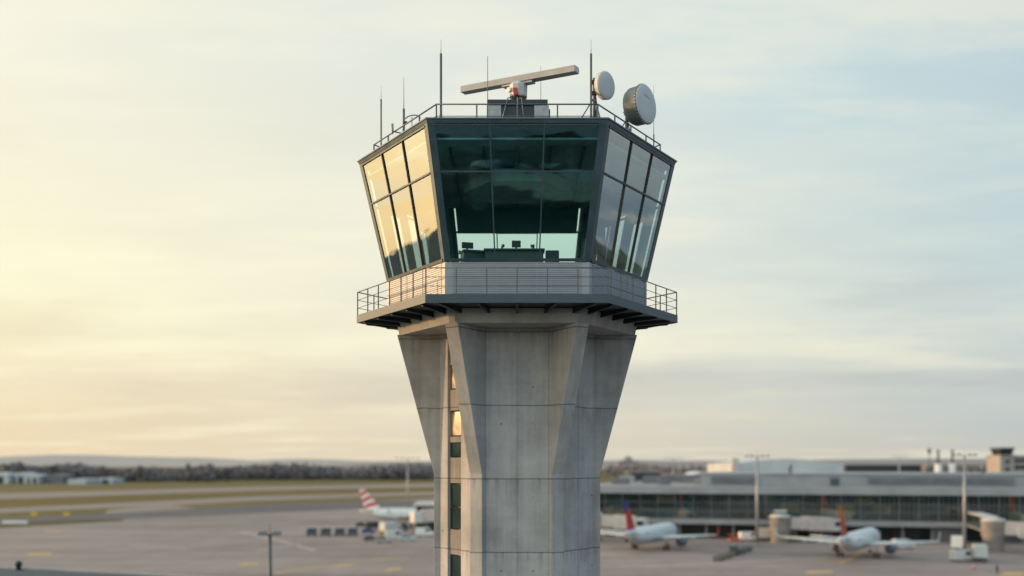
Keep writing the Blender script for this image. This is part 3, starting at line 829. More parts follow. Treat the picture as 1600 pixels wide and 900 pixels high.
# plant on the low roof
for x, y, sx, sy, sz in ((6, 40, 5, 4, 1.6), (14, 52, 6, 5, 2.2), (22, 30, 3, 3, 1.3), (24, 70, 8, 6, 2.4), (3, 75, 5, 4, 2.0), (31, 46, 2.4, 5, 1.5), (16, 84, 9, 4, 2.0)):
    u = MB().box((x, y, 13.605), (x + sx, y + sy, 13.6 + sz)); u.box((x + .4, y + .4, 13.6 + sz), (x + sx - .4, y + sy - .4, 13.9 + sz))
    u.build('roof_plant', M['term_white' if int(x) % 2 else 'grille'], term)
for x, y, r, h in ((60, 40, .5, 2.2), (101, 60, .7, 1.8), (150, 50, .6, 1.5), (113, 35, .5, 1.6)):
    MB().lathe((x, y, 17.26), (0, 0, 1), [(0, r), (h, r), (h + .1, r * 1.4), (h + .4, r * 1.4)], 12).build('roof_stack', M['galv'], term)

# ------------------------------------------------------------------ buildings behind the terminal
def building(name, label, cat, px0, px1, ytop, d, depth, m, roof='term_roof', h0=0, feats=()):
    a = at(px0, ytop, d); b_ = at(px1, ytop, d); w = b_.x - a.x; h = a.z
    t = thing(name, label, cat, ((a.x + b_.x) / 2, d, 0))
    MB().box((-w / 2, 0, 0), (w / 2, depth, h - .4)).build('wall', M[m], t)
    MB().box((-w / 2 - .5, -.5, h - .4), (w / 2 + .5, depth + .5, h)).build('roof', M[roof], t)
    return t, w, h
# big white hall with shallow curved roof
a = at(1147, 722, 640); b_ = at(1318, 722, 640); w = b_.x - a.x
t = thing('hangar', 'large pale hangar with shallow curved roof behind the terminal', 'hangar', ((a.x + b_.x) / 2, 640, 0))
hh = at(0, 720, 640).z
sec = [(-w / 2, 0), (w / 2, 0), (w / 2, hh - 2)] + [(w / 2 - w * i / 12, hh - 2 + 3.2 * math.sin(PI * i / 12)) for i in range(1, 12)] + [(-w / 2, hh - 2)]
MB().slab([(x, 0, z) for x, z in sec], (0, 90, 0)).build('wall', M['shed'], t)
MB().box((-w / 2 + 3, -.3, 0), (w / 2 - 6, -.05, hh - 7.5)).build('hangar_door', M['dark'], t)
MB().box((-w / 2 - 1.4, -1.2, 0), (-w / 2 + 2.6, 3, hh + 1.5)).build('corner_pier', M['tunnel'], t)
MB().box((w * .04, -3, 0), (w * .24, -.4, hh - 7.2)).build('annexe', M['white'], t)
# domed hall
a = at(1100, 722, 520)
t = thing('domed_hall', 'small pale hall with rounded roof left of the terminal upper storey', 'hall', (a.x, 520, 0))
sec = [(-7, 0), (7, 0), (7, 10)] + [(7 * math.cos(PI * i / 12), 10 + 6 * math.sin(PI * i / 12)) for i in range(1, 12)] + [(-7, 10)]
MB().slab([(x, 0, z) for x, z in sec], (0, 30, 0)).build('wall', M['shed'], t)
MB().box((-4.5, -.25, 0), (4.5, -.05, 9)).build('door', M['dark'], t)
t, w, h = building('depot', 'low dark depot with pale bays behind the left end of the terminal roof', 'depot', 985, 1036, 737, 620, 40, 'dark')
for i in range(5): MB().box((-w / 2 + 1 + i * w / 5, -.2, 2), (-w / 2 + w / 5 + i * w / 5 - 1.2, -.05, h - 5)).build('bay_door', M['grille'], t)
t, w, h = building('office_block', 'brownish low block between the dark depot and the domed hall', 'office block', 1040, 1082, 741, 600, 30, 'far_brown')
for i in range(6): MB().box((-w / 2 + .8 + i * w / 6, -.15, h - 5), (-w / 2 + w / 6 + i * w / 6 - .8, -.05, h - 2.5)).build('window', M['dark'], t)
t, w, h = building('warehouse', 'long low dark warehouse beyond the terminal right of the hangar', 'warehouse', 1322, 1450, 726, 900, 60, 'dark', 'grille')
for i in range(9): MB().box((-w / 2 + 1 + i * w / 9, -.3, 1), (-w / 2 + w / 9 + i * w / 9 - 3, -.05, h - 6)).build('bay_door', M['grille'], t)
t, w, h = building('warehouse', 'long brown warehouse beyond the terminal behind the two chimneys', 'warehouse', 1452, 1562, 727, 880, 60, 'far_brown', 'grille')
for i in range(9): MB().box((-w / 2 + 1 + i * w / 9, -.3, h - 8), (-w / 2 + w / 9 + i * w / 9 - 3, -.05, h - 3)).build('window', M['dark'], t)
# far dome on the skyline
a = at(982, 722, 3600)
t = thing('domed_church', 'hazy domed building on the skyline right of the tower', 'church', (a.x, 3600, 0))
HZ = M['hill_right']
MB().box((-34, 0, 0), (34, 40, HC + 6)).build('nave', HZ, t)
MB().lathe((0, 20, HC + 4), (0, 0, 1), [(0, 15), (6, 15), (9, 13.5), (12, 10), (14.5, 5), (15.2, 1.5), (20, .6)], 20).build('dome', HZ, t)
# chimneys
def chimney(px, ytop, ymid, d, label):
    p = at(px, ytop, d); zm = at(px, ymid, d).z
    t = thing('chimney', label, 'chimney', (p.x, d, 0), 0, 'chimneys behind the terminal roof')
    MB().lathe((0, 0, 0), (0, 0, 1), [(0, 2.0), (zm, 1.7)], 14).build('stack', M['white'], t)
    MB().lathe((0, 0, zm + .02), (0, 0, 1), [(0, .55), (p.z - zm - .8, .5), (p.z - zm - .8, .85), (p.z - zm, .85)], 12).build('flue', M['rail'], t)
chimney(1466, 703, 725, 560, 'thick pale chimney with a thin flue, left of the pair behind the terminal')
chimney(1488, 703, 724, 560, 'thick white chimney with a thin flue, right of the pair behind the terminal')
p = at(1452, 703, 600)
t = thing('lamp_post', 'thin dark pole with a small head left of the chimneys', 'pole', (p.x, 600, 0))
MB().tube([(0, 0, 0), (0, 0, p.z)], .28, 8).build('pole', M['rail'], t); MB().lathe((0, 0, p.z - 1.8), (0, 0, 1), [(0, .7), (.2, 1.0), (2.4, 1.0), (2.7, .5)], 10).build('head', M['rail'], t)
# old small tower at the right
p = at(1566, 722, 520)
t = thing('small_control_tower', 'squat distant tower with dark glazed top behind the terminal', 'control tower', (p.x, 520, 0), .25)
zt_ = at(0, 711, 520).z
MB().prism([(-3.9, -3.6), (3.9, -3.6), (3.9, 3.6), (-3.9, 3.6)], 0, zt_).build('shaft', M['tower_stone'], t)
MB().prism([(-3.0, -3), (3.0, -3), (3.0, 3), (-3.0, 3)], zt_ + .01, zt_ + 2.6, [(-3.6, -3.6), (3.6, -3.6), (3.6, 3.6), (-3.6, 3.6)]).build('cab', M['carglass'], t)
MB().box((-3.9, -3.9, zt_ + 2.61), (3.9, 3.9, zt_ + 3.5)).build('roof', M['dark_steel'], t)
MB().box((-4.2, -4.2, zt_ - .6), (4.2, 4.2, zt_ + .005)).build('balcony', M['tower_stone'], t)
for zz_ in range(4): MB().box((-1.2, -3.75, zt_ - 4 - zz_ * 3.4), (1.2, -3.61, zt_ - 2.4 - zz_ * 3.4)).build('window', M['dark'], t)
t, w, h = building('office_block', 'banded office block beside the squat distant tower at the right edge', 'office block', 1584, 1640, 712, 520, 30, 'tower_stone', 'dark')
for i in range(4): MB().box((-w / 2 - .2, -.25, h - 3.2 - i * 3.1), (w / 2 + .2, -.02, h - 1.6 - i * 3.1)).build('window', M['carglass'], t)

# ------------------------------------------------------------------ sheds at the far left
def shed(px0, px1, ytop, d, label, m='shed', door=True, gable=1.5):
    a = at(px0, ytop, d); b_ = at(px1, ytop, d); w = b_.x - a.x; h = a.z
    t = thing('shed', label, 'shed', ((a.x + b_.x) / 2, d, 0), 0, 'white sheds at the airfield edge')
    MB().slab([(-w / 2, 0, 0), (w / 2, 0, 0), (w / 2, 0, h - gable), (0, 0, h), (-w / 2, 0, h - gable)], (0, 30, 0)).build('wall', M[m], t)
    if door:
        for x in (-.25, .22): MB().box((w * x - w * .13, -.3, 0), (w * x + w * .13, -.05, (h - gable) * .75)).build('door', M['dark' if x > 0 else 'grille'], t)
    return t
shed(-40, 13, 738.5, 1040, 'white shed cut by the left edge of the airfield', 'shed')
shed(13.5, 40, 738.5, 1050, 'pale shed with dark door right of the edge shed')
shed(40, 60, 741, 1042, 'small rounded pale shed between two larger ones')
shed(61, 98, 741, 1052, 'blue-grey shed at the right end of the shed row', 'grille', False)
shed(106, 134, 748, 1010, 'low white store right of the shed row', 'shed', False, .4)
shed(136, 176, 747, 1040, 'long low pale store in front of the woodland', 'shed', True, .4)

# ================================================================== AIRLINERS
def fin_mat(name, kind):
    q = NT(name); co = q.obj(); sx = q.n('ShaderNodeSeparateXYZ'); q.l(co, sx.inputs[0])
    if kind == 'stripes':
        s = q.math('ADD', q.math('MULTIPLY', sx.outputs[2], .42), q.math('MULTIPLY', sx.outputs[0], -.16))
        fr = q.math('FRACT', q.math('ADD', s, q.math('MULTIPLY', q.math('SINE', q.math('MULTIPLY', sx.outputs[0], .9)), .08)))
        f = q.math('LESS_THAN', fr, .52); c = q.mix(f, (.70, .68, .66), (.50, .05, .05))
    elif kind == 'bands':
        f = q.remap(q.math('ADD', sx.outputs[2], q.math('MULTIPLY', sx.outputs[0], .25)), 7.0, 7.15); f2 = q.remap(q.math('SUBTRACT', sx.outputs[2], q.math('MULTIPLY', sx.outputs[0], .2)), 4.2 + 9.3, 4.35 + 9.3)
        c = q.mix(f2, (.45, .03, .035), (.02, .05, .28)); 
    else:
        c = q.mix(q.remap(sx.outputs[2], 6.5, 10.5), (.42, .05, .025), (.58, .10, .02))
    q.l(c, q.b.inputs['Base Color']); q.b.inputs['Roughness'].default_value = .35
    return q.m
M['air_white'] = mat('aircraft_white', (.60, .66, .67), .35, 0, .4, .08)
M['nacelle'] = mat('engine_nacelle', (.13, .15, .18), .35, .1, .6, .15)
M['air_belly'] = mat('aircraft_grey', (.40, .42, .43), .4, 0, .4, .1)
def airliner(label, nose_dir, noseloc, finm, winglet='air_white', scale=1.0):
    ang = math.atan2(nose_dir[1], nose_dir[0])
    loc = Vector((noseloc[0], noseloc[1], 0)) - Vector((math.cos(ang), math.sin(ang), 0)) * 18.0
    t = thing('airliner', label, 'airliner', loc, ang, 'airliners parked on the apron')
    prof = [(18.4, .08, 3.15), (18.2, .45, 3.18), (17.6, .95, 3.28), (16.6, 1.40, 3.45), (15.2, 1.78, 3.62), (13.4, 1.97, 3.75), (11, 1.99, 3.78), (-7, 1.99, 3.78), (-10, 1.88, 3.86), (-13, 1.50, 4.12), (-16, .95, 4.55), (-18.2, .45, 4.95), (-19, .15, 5.1)]
    seg = 28
    def ring(x, r, zc, a0=0, a1=2 * PI, n=seg, ext=0.0, full=True):
        return [(x, math.cos(a0 + (a1 - a0) * i / (n if full else n - 1)) * (r + ext), zc + math.sin(a0 + (a1 - a0) * i / (n if full else n - 1)) * (r * 1.03 + ext)) for i in range(n)]
    MB().rings([ring(*p) for p in prof][::-1]).build('fuselage', M['air_white'], t)
    MB().rings([ring(x, r, zc, R(205), R(335), 12, .012, False) for x, r, zc in prof[3:11]][::-1], closed=False, caps=False).build('belly', M['air_belly'], t)
    MB().rings([ring(x, r, zc, R(28), R(152), 14, .02, False) for x, r, zc in ((17.35, 1.09, 3.32), (16.9, 1.28, 3.40), (16.35, 1.48, 3.48))][::-1], closed=False, caps=False).build('cockpit_window', M['carglass'], t)
    for s in (-1, 1):
        wme = None
        for i in range(34):
            x = 12.6 - i * .66; y = math.cos(R(18)) * 2.0 * s; zc = 3.78 + math.sin(R(18)) * 2.05
            if wme is None:
                wo = MB().face([(-.13, s * .012, -.2), (.13, s * .012, -.2), (.13, -s * .08, .18), (-.13, -s * .08, .18)]).build('cabin_window', M['carglass'], t); wme = wo.data
            else:
                wo = bpy.data.objects.new('cabin_window', wme); COL.objects.link(wo); wo.parent = t
            wo.location = (x, y, zc)
        # wing
        def foil(xle, c, y, z, th):
            pts = [(0, 0), (.06, .45), (.25, .62), (.6, .42), (1, .02), (.6, -.25), (.25, -.38), (.06, -.3)]
            return [(xle - c * a, y, z + b * th) for a, b in pts]
        secs = [foil(5.2, 7.0, 1.2 * s, 2.75, .95), foil(2.6, 4.3, 6.2 * s, 3.15, .62), foil(-2.6, 1.6, 16.7 * s, 4.15, .26)]
        if s < 0: secs = secs[::-1]
        w_ = MB().rings(secs).build('wing', M['air_white'], t)
        wl = MB().slab([(-2.7, 16.72 * s, 4.1), (-4.3, 16.72 * s, 4.12), (-4.9, 17.1 * s, 6.3), (-4.2, 17.1 * s, 6.35)], (0, .07, 0)); wl.build('winglet', M[winglet], w_)
        fl = MB()
        for yy, xx in ((4.2, -1.5), (7.5, -2.0), (11, -2.9)): fl.lathe((xx + 1.6, yy * s, 2.65 + yy * .06), (-1, 0, 0), [(0, .05), (.6, .24), (1.8, .26), (3.0, .04)], 8)
        fl.build('flap_fairing', M['air_belly'], w_)
        # engine
        e = MB().lathe((6.6, 5.75 * s, 1.75), (-1, 0, 0), [(.3, .98), (.05, 1.02), (0, 1.07), (.15, 1.14), (1.2, 1.2), (2.6, 1.1), (3.4, .86), (3.4, .6), (4.3, .42)], 24)
        e = e.build('engine', M['nacelle'], t)
        MB().lathe((6.28, 5.75 * s, 1.75), (1, 0, 0), [(0, .985), (.004, .97), (.03, .25), (.35, .04)], 20).build('fan', M['dark'], e)
        MB().hexa([(5.2, 5.65 * s, 2.75), (1.4, 5.65 * s, 2.4), (1.4, 5.85 * s, 2.4), (5.2, 5.85 * s, 2.75), (4.6, 5.65 * s, 3.1), (1.4, 5.65 * s, 3.1), (1.4, 5.85 * s, 3.1), (4.6, 5.85 * s, 3.1)]).build('pylon', M['air_belly'], e)
        # stabiliser
        st = [foil(-13.6, 3.6, .6 * s, 4.9, .4), foil(-16.6, 1.4, 6.2 * s, 5.5, .16)]
        if s < 0: st = st[::-1]
        MB().rings(st).build('stabilizer', M['air_white'], t)
        g = MB(); g.tube([(-.8, 3.8 * s, 3.0), (-.8, 3.8 * s, .58)], .13, 8)
        g = g.build('landing_gear', M['galv'], t)
        wh = MB()
        for dy in (-.45, .45): wh.lathe((-.8, 3.8 * s + dy - .18, .58), (0, 1, 0), [(0, .38), (.02, .54), (.08, .58), (.28, .58), (.34, .54), (.36, .38)], 18)
        wh.build('wheel', M['rubber'], g)
    # fin
    fs = []
    for zc, xle, c, th in ((5.5, -11.2, 6.2, .5), (6.4, -12.4, 5.2, .42), (11.7, -17.0, 2.1, .2)):
        fs.append([(xle - c * a, b * th, zc) for a, b in ((0, 0), (.1, .4), (.35, .5), (1, .04), (1, -.04), (.35, -.5), (.1, -.4))])
    MB().rings(fs[:1] + fs[1:], smooth=False).build('tail_fin', finm, t)
    g = MB().tube([(12.4, 0, 2.2), (12.4, 0, .4)], .1, 8).build('landing_gear', M['galv'], t)
    wh = MB()
    for dy in (-.28, .28): wh.lathe((12.4, dy - .11, .39), (0, 1, 0), [(0, .25), (.02, .37), (.2, .37), (.22, .25)], 16)
    wh.build('wheel', M['rubber'], g)
    for x, s in ((13.9, 1), (13.9, -1), (-9.6, 1)):
        y = math.cos(R(12)) * 2.0
        d_ = MB().slab([(x - .4, s * (y + .002), 3.3), (x + .4, s * (y + .002), 3.3), (x + .4, s * (y - .13), 5.05), (x - .4, s * (y - .13), 5.05)], (0, s * .02, 0)); d_.build('door', M['air_belly'], t)
    return t
def nose_of(c, d):
    k = math.hypot(*d); return (c[0] + 18 * d[0] / k, c[1] + 18 * d[1] / k)
airliner('white airliner with red and blue tail fin right behind the control tower', (.42, .91), nose_of((31.4, 256), (.42, .91)), fin_mat('fin_red_blue', 'bands'), 'red')
airliner('white airliner with orange-red tail fin parked before the glass concourse', (.48, .88), nose_of((73.6, 236), (.48, .88)), fin_mat('fin_orange', 'plain'))
airliner('white airliner with red striped tail fin left of the control tower', (.985, -.17), ((738 - 808) / F * 345, 345), fin_mat('fin_striped', 'stripes'))
airliner('white airliner mostly out of frame at the right edge', (.3, .95), nose_of((126, 236), (.3, .95)), fin_mat('fin_plain_blue', 'plain'))

# ================================================================== JET BRIDGES
def jet_bridge(loc, rz, L, label, h=4.2, tm='tunnel'):
    t = thing('jet_bridge', label, 'jet bridge', loc, rz, 'jet bridges along the terminal')
    MB().lathe((0, 0, 0), (0, 0, 1), [(0, 2.3), (h - .4, 2.3), (h - .4, 2.6), (h + 3.0, 2.6), (h + 3.0, 2.85), (h + 3.3, 2.7)], 28).build('rotunda', M['rotunda' if tm == 'tunnel' else tm], t)
    MB().lathe((0, 0, h + 3.31), (0, 0, 1), [(0, 2.5), (.25, 2.3), (.45, .6)], 20).build('rotunda_roof', M['offwhite'], t)
    def tunnel(x0, x1, w, z0, z1, dz, m, name):
        b = MB().hexa([(x0, -w, z0), (x1, -w, z0 + dz), (x1, w, z0 + dz), (x0, w, z0), (x0, -w, z1), (x1, -w, z1 + dz), (x1, w, z1 + dz), (x0, w, z1)])
        n = int((x1 - x0) / 1.5)
        for i in range(n + 1):
            x = x0 + (x1 - x0) * i / max(1, n); zz = dz * i / max(1, n)
            b.box((x - .05, -w - .05, z0 + zz), (x + .05, -w - .002, z1 + zz)); b.box((x - .05, w + .002, z0 + zz), (x + .05, w + .05, z1 + zz))
        return b.build(name, M[m], t)
    tunnel(2.3, L * .55, 1.45, h, h + 3.0, -.25, tm, 'tunnel')
    tunnel(L * .5, L, 1.75, h - .45, h + 3.1, -.3, tm, 'outer_tunnel')
    MB().prism([(L, -2.1), (L + 2.4, -2.1), (L + 3.4, 0), (L + 2.4, 2.1), (L, 2.1)], h - .8, h + 2.3).build('cab_head', M['offwhite'], t)
    MB().box((L + .4, -2.14, h + .4), (L + 2.2, -2.11, h + 1.6)).build('cab_window', M['carglass'], t)
    g = MB()
    for s in (-1, 1): g.box((L * .82 - .25, s * 1.2 - .2, .5), (L * .82 + .25, s * 1.2 + .2, h - .75))
    g.box((L * .82 - .4, -1.7, .55), (L * .82 + .4, 1.7, .95)); g = g.build('drive_leg', M['dark'], t)
    wh = MB()
    for s in (-1, 1): wh.lathe((L * .82, s * 1.5 - .2, .52), (0, 1, 0), [(0, .35), (.03, .5), (.36, .5), (.4, .35)], 16)
    wh.build('wheel', M['rubber'], g)
    s_ = MB()
    for i in range(9): s_.box((L - .2 - i * .35, 2.15, h - 1 - i * .38), (L + .15 - i * .35, 3.0, h - .93 - i * .38))
    s_.bar((L + .1, 3.0, h - .1), (L - 3.0, 3.0, .9), .06, .06); s_.build('stairs', M['galv'], t)
    return t
def wall_link(a, b_, z, label): pass
j = gr(1219, 848); jet_bridge((j.x, j.y, 0), R(-158 + 180), 15, 'jet bridge on a round column beside the tall mast near the terminal', 3.5)
j = gr(1552, 862); jet_bridge((j.x, j.y, 0), R(-20), 14, 'jet bridge with thick round column near the right edge', 4.0)
j = gr(926, 846); jet_bridge((j.x, j.y, 0), R(-10), 11, 'jet bridge emerging right behind the control tower shaft', 3.9)
j = gr(706, 835); jet_bridge((j.x, j.y + 6, 0), R(190), 9, 'jet bridge emerging left behind the control tower shaft', 4.0)
# glazed link bridges from the terminal to the rotundas
def link(p, label):
    p = Vector(p); u = Vector((math.sin(-TR_) * -1, 0)); n_ = Vector((-math.sin(TR_), math.cos(TR_)))
    # distance to the facade along its normal
    d = (Vector((14, 304.5)) - Vector((p.x, p.y))).dot(n_) - 2.3
    t = thing('link_bridge', label, 'link bridge', (p.x, p.y, 0), TR_, 'glazed link bridges')
    MB().box((-1.6, 2.9, 7.6), (1.6, d, 7.9)).build('roof', M['offwhite'], t)
    MB().box((-1.6, 2.9, 4.3), (1.6, d, 4.7)).build('floor', M['term_slab'], t)
    MB().box((-1.5, 3, 4.71), (1.5, d, 7.59)).build('glazing', M['carglass'], t)
    return t
link(gr(1219, 848), 'dark glazed link from the terminal to the jet bridge beside the tall mast')
link(gr(1552, 862), 'dark glazed link from the terminal to the jet bridge at the right')
# gate pavilion left of the tower
p = gr(712, 832)
gp = thing('gate_pavilion', 'grey gate pavilion with glazed upper floor half hidden by the tower', 'pavilion', (p.x, p.y + 8, 0))
MB().box((-12.2, 0, .02), (16, 14, 3.6)).build('ground_floor', M['term_dark'], gp)
MB().box((-12.8, -1, 3.6), (16, 15, 4.6)).build('floor_slab', M['term_slab'], gp)
MB().box((-12.2, 0, 4.62), (16, 14, 7.4)).build('glazing', M['carglass'], gp)
MB().box((-12.9, -1, 7.4), (16, 15, 8.2)).build('roof', M['offwhite'], gp)
MB().box((-6.0, 3, 8.22), (6, 12, 12)).build('roof_house', M['offwhite'], gp)
MB().box((-5.2, 2.85, 9.4), (-3, 2.98, 11.2)).build('roof_window', M['dark'], gp)
for i in range(10): MB().box((-12.25 + i * 2.9, -.12, 4.62), (-12.05 + i * 2.9, -.01, 7.38)).build('mullion', M['term_frame'], gp)

pr_ = thing('pier_building', 'long pale pier building standing behind the viewpoint, mirrored in the cab glass', 'pier', (0, -140, 0))
MB().box((-90, -30, 0), (70, 0, 4)).build('ground_floor', M['term_dark'], pr_)
MB().box((-91, -31, 4), (71, 1, 5)).build('floor_slab', M['term_slab'], pr_)
MB().box((-90, -30, 5.01), (70, 0, 9.5)).build('glazing', M['carglass'], pr_)
MB().box((-92, -32, 9.5), (72, 2, 11.5)).build('roof', M['fascia'], pr_)
for i in range(33): MB().box((-90 + i * 5 - .15, .02, 5.0), (-90 + i * 5 + .15, .3, 9.48)).build('mullion', M['term_slab'], pr_)
jet_bridge((-6, -128, 0), R(24), 22, 'jet bridge standing behind the viewpoint, mirrored in the cab glass', 4.2, 'mirrored')
jet_bridge((-34, -126, 0), R(60), 20, 'second jet bridge behind the viewpoint, mirrored in the cab glass', 4.2, 'mirrored')
# ================================================================== GROUND VEHICLES
def wheels(t, xs, w, r=.42):
    for x in xs:
        for s in (-1, 1):
            o = MB().lathe((x, s * w - (.12 if s > 0 else -.12) - .12, r), (0, 1, 0), [(0, r * .6), (.03, r * .95), (.06, r), (.2, r), (.24, r * .6)], 14).build('wheel', M['rubber'], t)
            MB().lathe((x, s * w + (.004 if s > 0 else -.004), r), (0, s, 0), [(0, r * .55), (.02, r * .3)], 10).build('rim', M['galv'], o)
def vehicle(kind, px, py, rz, label, body='white', name=None):
    p = gr(px, py)
    nm, cat = {'van': ('parked_van', 'van'), 'car': ('parked_car', 'car'), 'truck': ('service_truck', 'truck'), 'tug': ('baggage_tug', 'tug')}[kind]
    t = thing(nm, label, cat, (p.x, p.y, 0), rz, 'service vehicles on the apron')
    if kind == 'van':
        MB().slab([(2.5, -.98, .4), (-2.5, -.98, .4), (-2.55, -.98, 2.2), (-2.3, -.98, 2.35), (1.0, -.98, 2.35), (1.7, -.98, 1.45), (2.45, -.98, 1.15)][::-1], (0, 1.96, 0)).build('body', M[body], t, bevel=.08)
        for s in (-1, 1): MB().slab([(.1, s * .99, 1.35), (1.5, s * .99, 1.38), (.95, s * .99, 2.1), (.1, s * .99, 2.1)], (0, s * .012, 0)).build('side_window', M['carglass'], t)
        MB().face([(1.76, -.8, 1.5), (1.76, .8, 1.5), (1.14, .75, 2.28), (1.14, -.75, 2.28)]).build('windscreen', M['carglass'], t)
        for s in (-1, 1): MB().box((2.46, s * .7 - .18, .75), (2.52, s * .7 + .18, .95)).build('headlight', M['white'], t)
        wheels(t, (-1.6, 1.6), .95, .36)
    elif kind == 'car':
        MB().slab([(2.1, -.86, .3), (-2.1, -.86, .3), (-2.15, -.86, .85), (-1.6, -.86, 1.0), (2.0, -.86, .75)][::-1] if False else [(2.1, -.86, .3), (2.05, -.86, .72), (1.0, -.86, .92), (-2.0, -.86, .98), (-2.15, -.86, .6), (-2.1, -.86, .3)], (0, 1.72, 0)).build('body', M[body], t, bevel=.08)
        MB().slab([(.95, -.76, .9), (.3, -.68, 1.42), (-1.3, -.68, 1.45), (-1.95, -.76, .95)], (0, 1.5, 0)).build('cabin', M['carglass'], t, bevel=.05)
        MB().box((-1.25, -.66, 1.43), (.28, .70, 1.48)).build('roof', M[body], t)
        for s in (-1, 1): MB().box((2.04, s * .6 - .16, .52), (2.12, s * .6 + .16, .68)).build('headlight', M['white'], t)
        wheels(t, (-1.3, 1.3), .84, .32)
    elif kind == 'truck':
        MB().box((-3.6, -1.2, 1.0), (1.5, 1.2, 3.5)).build('cargo_box', M[body], t, bevel=.05)
        MB().slab([(1.7, -1.1, .6), (3.5, -1.1, .6), (3.5, -1.1, 1.5), (3.2, -1.1, 2.5), (1.7, -1.1, 2.5)], (0, 2.2, 0)).build('cab', M['white'], t, bevel=.06)
        MB().face([(3.53, -.95, 1.55), (3.53, .95, 1.55), (3.25, .92, 2.4), (3.25, -.92, 2.4)]).build('windscreen', M['carglass'], t)
        for s in (-1, 1): MB().box((2.1, s * 1.11 - .01, 1.5), (3.0, s * 1.11 + .01, 2.25)).build('side_window', M['carglass'], t)
        MB().box((-3.6, -.5, .55), (3.0, .5, .98)).build('chassis', M['dark'], t)
        wheels(t, (-2.4, 2.5), 1.05, .48)
    else:
        MB().slab([(1.5, -.7, .3), (1.5, -.7, .95), (.2, -.7, 1.05), (.1, -.7, .7), (-1.4, -.7, .7), (-1.4, -.7, .3)], (0, 1.4, 0)).build('body', M[body], t, bevel=.04)
        b = MB()
        for x, y in ((.15, -.6), (.15, .6), (-1.2, -.6), (-1.2, .6)): b.box((x - .04, y - .04, .7), (x + .04, y + .04, 1.75))
        b.build('canopy_post', M['dark'], t)
        MB().box((-1.4, -.7, 1.76), (.35, .7, 1.83)).build('canopy', M[body], t)
        MB().box((-.9, -.45, .71), (-.35, .45, 1.0)).build('seat', M['dark'], t)
        wheels(t, (-.95, .95), .66, .30)
    return t
def container(px, py, rz, label):
    p = gr(px, py)
    t = thing('baggage_container', label, 'container', (p.x, p.y, 0), rz, 'row of baggage containers on the apron')
    MB().slab([(-1.35, -.8, .55), (1.35, -.8, .55), (1.35, -.8, 2.35), (-.95, -.8, 2.35), (-1.35, -.8, 1.7)], (0, 1.6, 0)).build('container_body', M['grille'], t, bevel=.03)
    MB().box((-1.0, -.82, 2.36), (1.36, .82, 2.46)).build('container_top', M['offwhite'], t)
    MB().box((-1.0, -.835, .7), (1.2, -.805, 2.2)).build('container_door', M['steel'], t)
    MB().box((-1.5, -.85, .36), (1.5, .85, .53)).build('dolly', M['dark'], t)
    wheels(t, (-1.1, 1.1), .8, .2)
    return t
for i, (px, w_) in enumerate(((487, 'leftmost'), (509, 'second from the left'), (531, 'third from the left'), (551, 'rightmost'))):
    container(px, 837.5, .05, 'grey-blue baggage container on a dolly, %s of the row of four' % w_)
vehicle('car', 565, 823, .3, 'dark car behind the rightmost baggage container under the striped fin', 'dark')
vehicle('van', 586, 827, .1, 'dark van right of the container row near the airliner', 'dark')
vehicle('car', 581, 845, 0, 'dark low car nearest in the vehicle cluster left of the tower', 'steel')
vehicle('truck', 611, 835, .9, 'white box truck turned towards the tower beside the airliner nose', 'offwhite')
vehicle('van', 617, 843, .2, 'white van in front of the box truck', 'offwhite')
vehicle('car', 637, 845, .1, 'pale blue-grey car right of the white van in the cluster', 'shed')
vehicle('van', 664, 838, .0, 'long white van at the foot of the gate pavilion', 'white')
vehicle('tug', 600, 838, .4, 'orange baggage tug between the dark van and the box truck', 'yellow')
vehicle('truck', 1495, 861, 1.2, 'white box truck nearest the mast foot beside the round column', 'white')
vehicle('van', 1504, 877, .2, 'white van left of the mast base at the right', 'offwhite')
vehicle('truck', 1530, 877, 1.3, 'pale tall service truck in front of the jet bridge column at the right', 'shed')
vehicle('van', 1412, 858, .15, 'pale van behind the wing of the orange-finned airliner', 'shed')
vehicle('tug', 1147, 846, .3, 'orange tug at the terminal foot beside the first airliner', 'orange')
vehicle('van', 1170, 845, .2, 'pale van under the terminal left of the tall mast', 'white')
vehicle('truck', 1205, 846, -.1, 'beige box truck beside the tall mast base at the terminal', 'tunnel')
vehicle('tug', 648, 832, .2, 'white baggage tug beside the foot of the gate pavilion', 'offwhite')
vehicle('car', 600, 848, -.2, 'small grey car nearest the camera in the cluster, below the box truck', 'galv')
vehicle('van', 628, 829, 1.2, 'grey van parked behind the box truck near the striped airliner', 'grille')
vehicle('car', 575, 833, .5, 'dark blue car just right of the rightmost container', 'blue')
vehicle('car', 1092, 871, .2, 'pale car in front of the first airliner near the dolly train', 'shed') if False else None
